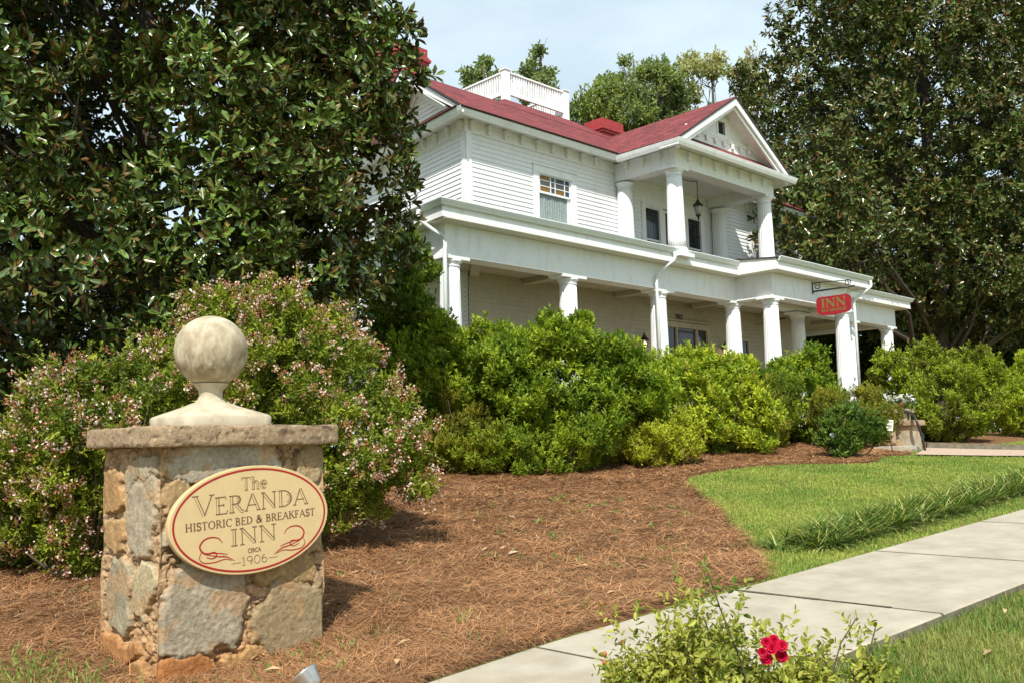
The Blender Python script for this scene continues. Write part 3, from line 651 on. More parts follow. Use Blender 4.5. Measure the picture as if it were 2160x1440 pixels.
# ================================================================ LETTERING
# strokes on a unit cap height: (points, weight) with weight t = thick stem, n = hairline
def arc(cx, cy, rx, ry, a0, a1, n=12): return [(cx+rx*math.cos(R(a0+(a1-a0)*i/n)), cy+ry*math.sin(R(a0+(a1-a0)*i/n))) for i in range(n+1)]
def serif(x, y, w=.13): return ([(x-w, y), (x+w, y)], 'n')
GL = {
 'V': (.86, [([(.12, .985), (.44, .02)], 't'), ([(.78, .985), (.46, .02)], 'n'), serif(.12, .985), serif(.78, .985, .11)]),
 'E': (.68, [([(.17, 0), (.17, 1)], 't'), ([(.05, .985), (.56, .985), (.58, .82)], 'n'), ([(.17, .52), (.46, .52)], 'n'), ([(.46, .60), (.46, .44)], 'n'), ([(.05, .015), (.6, .015), (.64, .2)], 'n')]),
 'R': (.78, [([(.17, 0), (.17, 1)], 't'), ([(.05, .985), (.17, .985)]+arc(.34, .745, .24, .24, 90, -90)+[(.17, .505)], 'n'), (arc(.34, .745, .22, .2, 60, -60), 't'), ([(.36, .5), (.66, .03), (.76, .015)], 't'), serif(.17, .015)]),
 'A': (.84, [([(.42, 1), (.10, .0)], 'n'), ([(.42, 1), (.74, .0)], 't'), ([(.2, .34), (.62, .34)], 'n'), serif(.10, .015, .09), serif(.74, .015, .11)]),
 'N': (.90, [([(.16, 0), (.16, .985)], 'n'), ([(.14, .985), (.74, .02)], 't'), ([(.74, 0), (.74, .985)], 'n'), serif(.16, .015, .1), serif(.12, .985, .07), serif(.74, .985, .11)]),
 'D': (.82, [([(.17, 0), (.17, 1)], 't'), ([(.05, .985), (.3, .985)]+arc(.3, .5, .42, .485, 90, -90, 16)+[(.05, .015)], 'n'), (arc(.3, .5, .4, .4, 55, -55), 't')]),
 'H': (.88, [([(.17, 0), (.17, 1)], 't'), ([(.69, 0), (.69, 1)], 't'), ([(.17, .52), (.69, .52)], 'n'), serif(.17, .015), serif(.17, .985), serif(.69, .015), serif(.69, .985)]),
 'I': (.40, [([(.2, 0), (.2, 1)], 't'), serif(.2, .015, .14), serif(.2, .985, .14)]),
 'S': (.60, [(arc(.3, .745, .2, .235, 20, 250, 14)+arc(.3, .26, .215, .25, 70, -160, 14), 't'), ([(.5, .98), (.5, .74)], 'n'), ([(.09, .28), (.09, .02)], 'n')]),
 'T': (.74, [([(.37, 0), (.37, 1)], 't'), ([(.05, .8), (.06, .985), (.68, .985), (.69, .8)], 'n'), serif(.37, .015)]),
 'O': (.92, [(arc(.46, .5, .38, .5, 0, 360, 28), 'n'), (arc(.46, .5, .36, .42, 130, 230, 10), 't'), (arc(.46, .5, .36, .42, -50, 50, 10), 't')]),
 'C': (.80, [(arc(.46, .5, .38, .5, 45, 315, 22), 'n'), (arc(.46, .5, .36, .42, 125, 235, 10), 't'), ([(.72, .98), (.73, .72)], 'n')]),
 'B': (.70, [([(.17, 0), (.17, 1)], 't'), ([(.05, .985), (.3, .985)]+arc(.3, .755, .22, .23, 90, -90)+[(.17, .525), (.32, .525)]+arc(.32, .27, .27, .255, 90, -90)+[(.05, .015)], 'n'), (arc(.31, .755, .2, .18, 50, -50), 't'), (arc(.33, .27, .25, .2, 50, -50), 't')]),
 'K': (.80, [([(.17, 0), (.17, 1)], 't'), ([(.62, .985), (.2, .45)], 'n'), ([(.34, .6), (.7, .015)], 't'), serif(.17, .015), serif(.17, .985), serif(.62, .985, .1), serif(.7, .015, .1)]),
 'F': (.62, [([(.17, 0), (.17, 1)], 't'), ([(.05, .985), (.55, .985), (.57, .8)], 'n'), ([(.17, .52), (.44, .52)], 'n'), ([(.44, .6), (.44, .44)], 'n'), serif(.17, .015)]),
 '&': (.90, [([(.78, .02), (.26, .72)]+arc(.38, .82, .14, .16, 200, -20, 8)+[(.5, .7), (.2, .42)]+arc(.32, .23, .2, .22, 130, 330, 10)+[(.7, .5)], 't'), serif(.7, .5, .09)]),
 'h': (.62, [([(.14, 0), (.14, 1.02)], 't'), ([(.14, .5)]+arc(.32, .42, .16, .2, 130, 0, 8)+[(.48, 0)], 't'), serif(.14, .015, .1), serif(.48, .015, .1), ([(.04, 1.0), (.14, 1.02)], 'n')]),
 'e': (.56, [([(.1, .36), (.46, .36)]+arc(.28, .34, .19, .28, 10, 320, 16), 't')]),
 '1': (.42, [([(.22, 0), (.22, .98)], 't'), ([(.08, .86), (.22, .98)], 'n'), serif(.22, .015, .13)]),
 '9': (.62, [(arc(.3, .7, .22, .28, 0, 360, 20), 't'), ([(.52, .7)]+arc(.24, .62, .28, .6, 5, -70, 10), 't')]),
 '0': (.64, [(arc(.32, .5, .25, .49, 0, 360, 24), 't')]),
 '6': (.62, [(arc(.31, .3, .22, .29, 0, 360, 20), 't'), ([(.09, .3)]+arc(.4, .38, .31, .6, 185, 100, 10), 't')]),
 '2': (.60, [(arc(.28, .74, .2, .24, 170, -20, 12)+[(.08, .03), (.54, .03), (.56, .16)], 't')]),
 '5': (.58, [([(.5, .97), (.14, .97), (.12, .56)]+arc(.28, .3, .24, .29, 110, -140, 14), 't')]),
 '7': (.58, [([(.06, .84), (.08, .97), (.54, .97), (.24, 0)], 't')]),
 '-': (.9, [([(.05, .42), (.85, .42)], 'n')]), ' ': (.36, []),
}
def poly_stroke(mb, pts, w, place, lift):
    P = [np.array(p, float) for p in pts]; n = len(P)
    L = []; Rr = []
    for i in range(n):
        t = P[min(i+1, n-1)]-P[max(i-1, 0)]; t /= np.linalg.norm(t)+1e-9; nn = np.array([-t[1], t[0]])
        ww = w[i] if hasattr(w, '__len__') else w
        L.append(P[i]+nn*ww/2); Rr.append(P[i]-nn*ww/2)
    vs = [place(q, lift) for q in L]+[place(q, lift) for q in Rr]
    mb.add(vs, [(i, i+1, n+i+1, n+i) for i in range(n-1)])
_lift = [0]
def write(mb, txt, cx, y, h, width, place, tw=.13, nw=.045, outline=False, caps=None, lift0=.0015, shear=0):
    tot = sum(GL[c][0]*(caps[i] if caps else 1) for i, c in enumerate(txt)); sx = width/tot; x = cx-width/2
    for i, c in enumerate(txt):
        k = caps[i] if caps else 1; wd, st = GL[c]
        for pts, ty in st:
            q = [(x+p[0]*k*sx, y+p[1]*k*h) for p in pts]
            lift = lift0+_lift[0] % 7*.00012; _lift[0] += 1
            W = (tw if ty == 't' else nw)*h
            if outline and ty == 't':
                P = [np.array(p) for p in q]
                for o, ww in ((-.5, .026*h), (.5, .05*h)):
                    Q = []
                    for j in range(len(P)):
                        t = P[min(j+1, len(P)-1)]-P[max(j-1, 0)]; t /= np.linalg.norm(t); nn = np.array([-t[1], t[0]])
                        if abs(nn[0]) > 1e-3 and nn[0] < 0: nn = -nn
                        Q.append(P[j]+nn*o*W)
                    poly_stroke(mb, Q, ww, place, lift)
            else: poly_stroke(mb, q, W, place, lift)
        x += wd*k*sx

# house number over the veranda door
hn = MB(); write(hn, '252', 8.2, 5.05, .16, .36, lambda q, l: (q[0], -.035-l, q[1]), tw=.24, nw=.1); hn.build('house_number', M['black_print'], house)

# ================================================================ STONE PIER
pier = thing('stone_pier', 'fieldstone gate pier with a stone ball finial and oval sign at the sidewalk', 'pier', (-10.85, -9.51, .15))
PXA, PXB, PYA, PYB, PZ0, PZ1 = -11.46, -10.23, -9.90, -8.92, .0, 1.625
STONES = [  # face, u, v, ru, rv, power, colour  (u along face 0..1, v 0..1 from the ground)
 ('F', .25, .34, .26, .185, 4, (.36, .335, .29)), ('F', .36, .935, .36, .10, 4, (.37, .36, .335)), ('F', .93, .93, .10, .07, 3, (.34, .27, .18)), ('F', .92, .85, .08, .05, 3, (.36, .30, .2)),
 ('F', .75, .46, .20, .085, 3, (.36, .27, .15)), ('F', .80, .23, .24, .16, 2.4, (.30, .25, .17)), ('F', .17, .08, .18, .085, 3, (.37, .17, .07)), ('F', .12, .62, .10, .05, 3, (.40, .36, .30)),
 ('F', .62, .72, .30, .14, 3, (.36, .33, .28)), ('F', .93, .62, .07, .10, 3, (.38, .30, .2)), ('F', .50, .09, .13, .06, 3, (.38, .24, .12)), ('F', .97, .40, .05, .05, 3, (.38, .31, .22)), ('F', .08, .78, .09, .07, 3, (.38, .28, .17)),
 ('L', .68, .90, .24, .075, 3, (.36, .33, .27)), ('L', .72, .70, .20, .17, 3.4, (.38, .345, .29)), ('L', .36, .38, .22, .14, 3.4, (.33, .31, .25)), ('L', .78, .42, .15, .10, 3, (.42, .38, .28)), ('L', .2, .82, .2, .09, 3, (.38, .25, .13)), ('L', .25, .62, .18, .08, 3, (.38, .26, .14)), ('L', .4, .16, .36, .05, 3, (.38, .2, .09)), ('L', .7, .05, .25, .05, 3, (.37, .22, .1)),
]
rngp = np.random.default_rng(5)
for fc in 'RB':
    for i in range(9): STONES.append((fc, rngp.uniform(.1, .9), rngp.uniform(.05, .95), rngp.uniform(.12, .25), rngp.uniform(.06, .15), 3, tuple(np.array((.36, .30, .22))*rngp.uniform(.8, 1.15))))
def pier_face(fc, nu, nv):
    u, v = np.meshgrid(np.linspace(0, 1, nu), np.linspace(0, 1, nv)); u = u.ravel(); v = v.ravel()
    if fc == 'F': X = PXA+(PXB-PXA)*u; Y = np.full_like(u, PYA); n = np.array([0, -1., 0])
    elif fc == 'L': X = np.full_like(u, PXA); Y = PYB+(PYA-PYB)*u; n = np.array([-1., 0, 0])
    elif fc == 'R': X = np.full_like(u, PXB); Y = PYA+(PYB-PYA)*u; n = np.array([1., 0, 0])
    else: X = PXB+(PXA-PXB)*u; Y = np.full_like(u, PYB); n = np.array([0, 1., 0])
    Z = PZ0+(PZ1-PZ0)*v
    P = np.stack([X, Y, Z], 1)
    wq = np.stack([fbm(P*5, 4, 1)-.5, fbm(P*5, 4, 9)-.5], 1)
    w2 = np.stack([fbm(P*16, 3, 3)-.5, fbm(P*16, 3, 11)-.5], 1); uu = u+wq[:, 0]*.24+w2[:, 0]*.05; vv = v+wq[:, 1]*.17+w2[:, 1]*.035
    # rubble and mortar everywhere, large stones laid over
    n1 = fbm(P*np.array([7, 7, 16]), 5, 21); n2 = fbm(P*26, 4, 33); n3 = fbm(P*4, 3, 41)
    rdg = 1-np.abs(fbm(P*np.array([5, 5, 11]), 5, 27)*2-1); low = ss((.42-v)/.4)[:, None]; col = (np.array([.50, .335, .19])*(1-low)+np.array([.52, .28, .12])*low)*(.72+.62*n1[:, None])*(1-.3*n3[:, None])*(1-.45*ss((rdg-.9)/.08))[:, None]; col += (np.array([.12, .10, .075])*np.clip(n2-.5, 0, 1)[:, None]*2.2)
    ri = np.abs(n1-.5)*2
    dsp = -.014+.042*(n1-.45)+.022*(n2-.5)-.018*ss((rdg-.88)/.1)
    crev = ss((.12-ri)/.12)*.0
    edge = np.zeros_like(u)
    for f_, su, sv, ru, rv, pw, c_ in STONES:
        if f_ != fc: continue
        d = (np.abs((uu-su)/ru)**pw+np.abs((vv-sv)/rv)**pw)**(1/pw)
        ins = ss((1.02-d)/.055)
        wm = fbm(P*3.2+su*11, 4, 58)[:, None]; tone = np.array(c_)*(np.array([.95, .86, .70])*wm*1.1+np.array([.86, .81, .71])*(1.1-wm*1.1))*(.66+.6*fbm(P*9+su*31, 4, 55)[:, None]); rust = ss((fbm(P*6+sv*13, 4, 66)-.56)/.08)[:, None]; tone = tone*(1-.55*rust)+np.array([.42, .25, .12])*.55*rust
        streak = fbm(P*np.array([30, 30, 8])+sv*9, 3, 77)[:, None]; tone = tone*(.86+.28*streak)
        col = col*(1-ins[:, None])+tone*ins[:, None]
        tilt = (uu-su)*.03*((hash3(int(su*97), int(sv*89), 3, 5)-.5)*2)
        h = .010+.010*ss((1-d)/.12)+tilt*1.3+.012*(fbm(P*14, 4, 61)-.5)+.008*(fbm(P*40, 3, 63)-.5)
        dsp = dsp*(1-ins)+h*ins
        ring = ss((.05-np.abs(d-1.04))/.05)*.5*(n2 > .42); col *= (1-ring*.45)[:, None]; dsp -= ring*.02
    cz = ss((v-.0)/.02)
    pin = np.minimum(u, 1-u); e_ = ss(pin/.03)
    cornerwob = (fbm(np.stack([Z*6, Z*0, Z*0], 1), 3, 88)-.5)*.03
    P = P+n*(dsp*e_+(1-e_)*(-.005+cornerwob))[:, None]
    if fc in 'FB': P[:, 0] += (cornerwob*(1-e_))*np.where(u < .5, 1, -1)*(-1 if fc == 'F' else 1)
    else: P[:, 1] += 0
    taper = 1+.02*(1-v); P[:, 0] = -10.845+(P[:, 0]+10.845)*taper; P[:, 1] = -9.51+(P[:, 1]+9.51)*taper
    F = []
    idx = np.arange(nu*nv).reshape(nv, nu)
    F = np.stack([idx[:-1, :-1], idx[:-1, 1:], idx[1:, 1:], idx[1:, :-1]], -1).reshape(-1, 4)
    return P, F, np.clip(col, .02, .8)
Vs = []; Fs = []; Cs = []; b_ = 0
for fc, nu in (('F', 190), ('L', 160), ('R', 110), ('B', 110)):
    P, F, c_ = pier_face(fc, nu, 230); Vs.append(P); Fs.append(F+b_); Cs.append(c_); b_ += len(P)
np_mesh('shaft', np.concatenate(Vs), np.concatenate(Fs), M['stone'], pier, col=np.concatenate(Cs))
# rough cap slab: subdivided box pushed by noise
def rough_box(x0, x1, y0, y1, z0, z1, step, amp, seed, rnd=.02):
    n = [max(2, int((b-a)/step)) for a, b in ((x0, x1), (y0, y1), (z0, z1))]
    Vv = []; Ff = []
    def face(o, a, b, na, nb):
        s = len(Vv)
        for j in range(nb+1):
            for i in range(na+1): Vv.append(o+a*i/na+b*j/nb)
        for j in range(nb):
            for i in range(na): q = s+j*(na+1)+i; Ff.append((q, q+1, q+na+2, q+na+1))
    X = np.array([x1-x0, 0, 0.]); Y = np.array([0, y1-y0, 0.]); Z = np.array([0, 0, z1-z0]); o = np.array([x0, y0, z0])
    face(o, X, Z, n[0], n[2]); face(o+X, Y, Z, n[1], n[2]); face(o+X+Y, -X, Z, n[0], n[2]); face(o+Y, -Y, Z, n[1], n[2]); face(o+Z, X, Y, n[0], n[1]); face(o+Y, X, -Y, n[0], n[1])
    Vv = np.array(Vv); c = np.array([(x0+x1)/2, (y0+y1)/2, (z0+z1)/2]); hs = np.array([x1-x0, y1-y0, z1-z0])/2
    q = (Vv-c)/hs; inner = np.clip(np.abs(Vv-c)-(hs-rnd), 0, None); dd = np.linalg.norm(inner, axis=1, keepdims=True)
    Vv = np.where(dd > 1e-9, c+np.sign(Vv-c)*(np.minimum(np.abs(Vv-c), hs-rnd)+inner/np.maximum(dd, 1e-9)*np.minimum(dd, rnd)), Vv)
    nn = np.stack([fbm(Vv*6, 4, seed+i*5)-.5 for i in range(3)], 1)*amp*2+np.stack([fbm(Vv*22, 3, seed+50+i*5)-.5 for i in range(3)], 1)*amp
    return Vv+nn, np.array(Ff), Vv
Vv, Ff, V0 = rough_box(-11.575, -10.155, -10.02, -8.84, 1.628, 1.768, .016, .010, 3, .022)
n1 = fbm(V0*np.array([5, 5, 9]), 5, 4); n2 = fbm(V0*np.array([8, 8, 40]), 4, 14)
cc = np.array([.35, .255, .16])*(.55+.8*n1[:, None])
dark = ss((n2-.52)/.12)*ss((V0[:, 0]+11.0)/.5)*ss((V0[:, 2]-1.64)/.07); cc *= (1-.72*dark)[:, None]
lite = ss((fbm(V0*30, 3, 8)-.66)/.05)[:, None]; cc = cc*(1-lite*.4)+np.array([.6, .52, .42])*lite*.4
crk = ss((.03-np.abs(fbm(V0*np.array([6, 6, 26]), 4, 71)-.5))/.03)*ss((n1-.45)/.1); Vv[:, 1] += crk*.012*(V0[:, 1] < -9.9); cc *= (1-.7*crk)[:, None]
np_mesh('cap_slab', Vv, Ff, M['slab'], pier, col=np.clip(cc, .02, .8))
# finial: square pyramidal foot flowing into a round neck, then the ball
FCX, FCY = -10.90, -9.44
def sq_loft(prof, n=64):
    V = []; F = []
    for hw, z, pw in prof:
        for k in range(n):
            a = 2*math.pi*k/n; ca, sa = math.cos(a), math.sin(a)
            r = hw/((abs(ca)**pw+abs(sa)**pw)**(1/pw)); V.append((FCX+r*ca, FCY+r*sa, z))
    for i in range(len(prof)-1):
        for k in range(n): F.append((i*n+k, i*n+(k+1) % n, (i+1)*n+(k+1) % n, (i+1)*n+k))
    return V, F
prof = [(.325, 1.764, 40), (.327, 1.78, 40), (.327, 1.835, 40), (.318, 1.85, 30), (.25, 1.882, 12), (.18, 1.915, 5), (.125, 1.945, 3), (.108, 1.953, 2), (.110, 1.963, 2), (.092, 1.972, 2), (.082, 2.0, 2), (.088, 2.04, 2), (.125, 2.09, 2)]
V, F = sq_loft(prof)
ft = np_mesh('finial_foot', V, F, M['finial'], pier)
mt = D.materials['weathered_cast_stone'].copy(); mt.name = 'stained_ball_stone'; M['ball'] = mt
t = mt.node_tree; n_ = t.nodes; l_ = t.links; p_ = n_['Principled BSDF']; src = p_.inputs['Base Color'].links[0].from_socket
tcn = n_.new('ShaderNodeTexCoord'); mp_ = n_.new('ShaderNodeMapping'); mp_.inputs['Scale'].default_value = (4.5, 4.5, 1.6); l_.new(tcn.outputs['Object'], mp_.inputs['Vector'])
z1_ = n_.new('ShaderNodeTexNoise'); z1_.inputs['Scale'].default_value = 1.9; z1_.inputs['Detail'].default_value = 12; z1_.inputs['Roughness'].default_value = .68; l_.new(mp_.outputs['Vector'], z1_.inputs['Vector'])
sp = n_.new('ShaderNodeSeparateXYZ'); l_.new(tcn.outputs['Object'], sp.inputs['Vector'])
band = n_.new('ShaderNodeValToRGB'); e = band.color_ramp.elements; e[0].position = .0; e[0].color = (.5, .5, .5, 1); e[1].position = 1; e[1].color = (.42, .42, .42, 1)
for pos, vv in ((.22, .95), (.40, 1.0), (.52, .7), (.68, .5)): q = band.color_ramp.elements.new(pos); q.color = (vv, vv, vv, 1)
mr = n_.new('ShaderNodeMapRange'); mr.inputs['From Min'].default_value = 1.92; mr.inputs['From Max'].default_value = 2.46; l_.new(sp.outputs['Z'], mr.inputs['Value']); l_.new(mr.outputs['Result'], band.inputs['Fac'])
mul = n_.new('ShaderNodeMath'); mul.operation = 'MULTIPLY'; st = n_.new('ShaderNodeMapRange'); st.inputs['From Min'].default_value = .42; st.inputs['From Max'].default_value = .58; l_.new(z1_.outputs['Fac'], st.inputs['Value'])
l_.new(band.outputs['Color'], mul.inputs[0]); l_.new(st.outputs['Result'], mul.inputs[1])
mxb = n_.new('ShaderNodeMix'); mxb.data_type = 'RGBA'; l_.new(mul.outputs['Value'], mxb.inputs['Factor']); l_.new(src, mxb.inputs['A']); mxb.inputs['B'].default_value = (.21, .155, .085, 1); l_.new(mxb.outputs['Result'], p_.inputs['Base Color'])
bs = MB(); bs.smooth = True; pr_ = [(.264*math.sin(R(a)), 2.331-.264*math.cos(R(a))) for a in range(18, 181, 4)]
bs.lathe(pr_+[(.001, 2.595)], (FCX, FCY, 0), 72); bs.build('ball', M['ball'], pier)

# ---- the oval sign on the pier's front
osign = thing('oval_sign', 'tan oval wooden inn sign with red border mounted on the stone pier', 'sign', (-10.83, -9.97, 1.11))
SX, SZ, SA, SB = -10.848, 1.117, .603, .368
ROT = R(2.6)
def sp_(q, l): return (SX+q[0]*math.cos(ROT)-q[1]*math.sin(ROT), SY-l, SZ+q[0]*math.sin(ROT)+q[1]*math.cos(ROT))
SY = -10.0
b0 = MB(); n = 96; el = [(SA*math.cos(2*math.pi*k/n), SB*math.sin(2*math.pi*k/n)) for k in range(n)]
rings = [(1, -.045), (1., -.006), (.992, .0)]
vs = []; 
for s_, l in rings: vs += [sp_((q[0]*s_, q[1]*(1-(1-s_)*1.6)), l) for q in el]
fs = []
for i in range(2):
    for k in range(n): fs.append((i*n+k, (i+1)*n+k, (i+1)*n+(k+1) % n, i*n+(k+1) % n))
fs.append([2*n+k for k in range(n)]); fs.append([k for k in range(n)][::-1])
b0.add(vs, fs); b0.build('board', M['sign_tan'], osign)
b1 = MB(); poly_stroke(b1, [(.963*SA*math.cos(2*math.pi*k/120)*.985, .935*SB*math.sin(2*math.pi*k/120)) for k in range(121)], .0135, sp_, .0015); b1.build('border', M['sign_line'], osign)
b2 = MB()
write(b2, 'The', .015, .205, .088, .20, sp_, outline=True, tw=.15, nw=.05)
write(b2, 'VERANDA', .0, .062, .115, .875, sp_, outline=True, tw=.15, nw=.055, caps=[1.2, 1, 1, 1, 1, 1, 1])
write(b2, 'HISTORIC BED & BREAKFAST', .0, -.026, .05, .985, sp_, tw=.17, nw=.085)
write(b2, 'INN', .0, -.162, .113, .36, sp_, outline=True, tw=.15, nw=.055)
write(b2, 'CIRCA', .0, -.222, .027, .10, sp_, tw=.17, nw=.15)
write(b2, '-1906-', .0, -.302, .056, .36, sp_, tw=.07, nw=.05)
b2.build('lettering', M['sign_brown'], osign)
for s_ in (-1, 1):
    sc = MB()
    m_ = lambda P: [(s_*-x, y) for x, y in P]
    def sw(P, w0, w1):
        Q = [q[:2] for q in smooth_path([(*p, 0) for p in m_(P)], 6)]; k = len(Q)
        sc_w = [w0+(w1-w0)*math.sin(math.pi*i/(k-1)) for i in range(k)]; poly_stroke(sc, Q, sc_w, sp_, .0016+_lift[0] % 5*.00015); _lift[0] += 1
    ox, oy = .31, -.135
    sw([(ox-.075, oy+.005), (ox-.05, oy+.038), (ox+.0, oy+.052), (ox+.055, oy+.04), (ox+.085, oy+.0), (ox+.065, oy-.04), (ox+.03, oy-.052), (ox-.02, oy-.05), (ox-.03, oy-.075), (ox+.0, oy-.088), (ox+.04, oy-.075)], .004, .011)
    sw([(ox+.075, oy-.035), (ox+.088, oy-.08), (ox+.055, oy-.11), (ox-.02, oy-.115), (ox-.09, oy-.105), (ox-.14, oy-.12)], .003, .007)
    sw([(ox+.05, oy-.055), (ox-.04, oy-.08), (ox-.1, oy-.09), (ox-.16, oy-.125)], .003, .008)
    sw([(ox+.03, oy-.05), (ox-.05, oy-.06), (ox-.11, oy-.075)], .003, .006)
    sc.build('scroll', M['sign_line'], osign)

# ================================================================ INN sign on its bracket
BX = 11.06; BYa, BYb = -2.785, -3.95
innb = thing('sign_bracket', 'black wrought iron scroll bracket on the veranda beam carrying the red sign', 'bracket', (BX, BYa, 5.6))
ib = MB(); ib.box(BX-.025, BX+.025, BYa-.012, BYa+.0, 5.73, 6.09); ib.build('wall_bar', M['iron'], innb)
ib = MB(); ib.tube([(BX, BYa, 5.81), (BX, BYb-.12, 5.81)], .026, 8); ib.build('arm', M['iron'], innb)
ib = MB()
ib.tube([(BX, BYa-.01, 6.06), (BX, BYa-.3, 6.05), (BX, BYb+.1, 6.0), (BX, BYb-.05, 5.97)], .014, 6)
spi = lambda cy, cz, r0, a0, a1, k=26: [(BX, cy+(r0*(1-.75*i/k))*math.cos(R(a0+(a1-a0)*i/k)), cz+(r0*(1-.75*i/k))*math.sin(R(a0+(a1-a0)*i/k))) for i in range(k+1)]
ib.tube(spi(BYa-.15, 5.95, .12, 30, 560), .013, 6); ib.tube(spi(BYb+.08, 5.93, .10, 200, -300), .013, 6)
ib.build('scrollwork', M['iron'], innb)
ist = thing('hanging_sign', 'red hanging board reading INN below the black iron bracket', 'sign', (BX, -3.4, 5.35))
cy0, cy1, cz0, cz1 = -2.89, -3.94, 5.10, 5.61
out = [(cy0, cz0+.09), (cy0, cz1-.08), (cy0-.06, cz1), (cy1+.10, cz1), (cy1, cz1-.08), (cy1, cz0+.08), (cy1+.09, cz0+.0), (cy1+.25, cz0-.02), (-3.42, cz0-.05), (cy0-.22, cz0-.03), (cy0-.08, cz0+.0)]
hb = MB(); hb.prism([(BX-.02, a, b) for a, b in out], (.04, 0, 0)); hb.build('board', M['sign_red'], ist)
pl = lambda q, l: (BX-.02-l, q[0]*-1-3.415, q[1])
hl = MB(); write(hl, 'INN', .0, 5.29, .25, .78, pl, tw=.27, nw=.13); hl.build('lettering', M['sign_gold'], ist)
hs_ = MB(); write(hs_, 'BED & BREAKFAST', .0, 5.165, .075, .78, pl, tw=.24, nw=.14); hs_.build('small_lettering', M['sign_gold'], ist)
for yy in (-3.09, -3.79):
    hk = MB(); hk.tube([(BX, yy, 5.79), (BX+.014, yy-.014, 5.75), (BX, yy, 5.70), (BX-.014, yy+.012, 5.66), (BX, yy, 5.60)], .008, 6); hk.build('hook', M['metal'], ist)

# ================================================================ LANTERNS
def lantern_bits(root, c, s, lit):
    x, y, z = c
    b = MB(); b.lathe([(.0, .30*s), (.012*s, .27*s), (.015*s, .24*s), (.03*s, .225*s), (.035*s, .2*s), (.055*s, .175*s), (.10*s, .13*s), (.125*s, .095*s), (.115*s, .085*s)], (x, y, z), 8, smooth=False); b.build('lamp_cap', M['bronze'], root)
    b = MB(); b.lathe([(.085*s, .083*s), (.088*s, .0), (.05*s, -.12*s)], (x, y, z), 8, smooth=False); b.build('lamp_glass', M['lantern_glass'] if not lit else M['bulb'], root) if not lit else None
    if lit:
        b = MB(); b.smooth = True; b.lathe([(.01, .075*s), (.035*s, .04*s), (.045*s, .0), (.035*s, -.045*s), (.012*s, -.07*s)], (x, y, z), 12); b.build('bulb', M['bulb'], root)
    b = MB()
    for k in range(4):
        a = math.pi/4+k*math.pi/2; b.bar((x+.088*s*math.cos(a), y+.088*s*math.sin(a), z+.083*s), (x+.05*s*math.cos(a), y+.05*s*math.sin(a), z-.12*s), .012*s, .012*s)
    b.lathe([(.06*s, -.115*s), (.062*s, -.135*s), (.03*s, -.17*s), (.02*s, -.21*s), (.01*s, -.25*s), (.0, -.26*s)], (x, y, z), 8, smooth=False); b.build('lamp_frame', M['bronze'], root)
def wall_lantern(x, z, lab):
    t = thing('wall_lantern', lab, 'lantern', (x, -.03, z), 'lit lanterns by the veranda door')
    lantern_bits(t, (x, -.20, z), 1.15, True)
    b = MB(); b.box(x-.05, x+.05, -.05, -.028, z-.34, z-.14); b.smooth = True; b.tube(smooth_path([(x, -.05, z-.24), (x, -.14, z-.32), (x, -.20, z-.28)]), .016, 8); b.build('wall_mount', M['bronze'], t)
    pl_ = D.lights.new('lantern_light', 'POINT'); pl_.energy = 9; pl_.color = (1, .55, .25); pl_.shadow_soft_size = .05
    po = D.objects.new('lantern_light', pl_); COL.objects.link(po); po.parent = t; po.location = (0, -.17, 0)
wall_lantern(6.30, 4.23, 'lit black wall lantern left of the veranda door beside the downspout')
wall_lantern(10.30, 4.23, 'lit black wall lantern right of the veranda door behind a column')
hx, hy = 7.93, -1.05
hl_ = thing('hanging_lantern', 'dark metal lantern hanging on a chain from the upper portico ceiling', 'lantern', (hx, hy, 8.0))
lantern_bits(hl_, (hx, hy, 8.12), 1.25, False)
b = MB(); b.tube([(hx, hy, 8.45), (hx, hy, 8.975)], .011, 6); b.tube(smooth_path([(hx, hy, 8.96), (hx-.3, hy, 8.9), (hx-.7, hy+.1, 8.94), (hx-.9, hy+.15, 8.975)]), .011, 6); b.build('chain', M['bronze'], hl_)
# ================================================================ GROUND
rng = np.random.default_rng(11)
def grid_sheet(xs, ys, zf):
    X, Y = np.meshgrid(xs, ys); P = np.stack([X.ravel(), Y.ravel(), zf(X.ravel(), Y.ravel())], 1)
    idx = np.arange(len(xs)*len(ys)).reshape(len(ys), len(xs))
    F = np.stack([idx[:-1, :-1], idx[:-1, 1:], idx[1:, 1:], idx[1:, :-1]], -1).reshape(-1, 4)
    return P, F
def axis(a, b, fine0, fine1, st, coarse): return np.unique(np.round(np.concatenate([np.arange(a, fine0, coarse), np.arange(fine0, fine1, st), np.arange(fine1, b+.1, coarse)]), 3))
M['lawn'] = mat('lawn_soil_and_thatch', (.24, .24, .07), .95, .1, (.13, .165, .035), 1.7, 8, (.35, .65), (30, .8, .03))
M['mulch'] = mat('pine_straw', (.27, .145, .07), .95, .1, (.12, .06, .03), 7., 10, (.3, .7), (55, 1., .03))
gxs = axis(-300, 300, -22, 26, .3, 8.); gys = axis(-140, 400, -18, 4, .3, 8.)
P, F = grid_sheet(gxs, gys, lambda x, y: ground_z(x, y)+.02*(fbm(np.stack([x*.8, y*.8, x*0], 1), 3, 5)-.5))
kind(np_mesh('lawn', P, F, M['lawn']), 'structure')
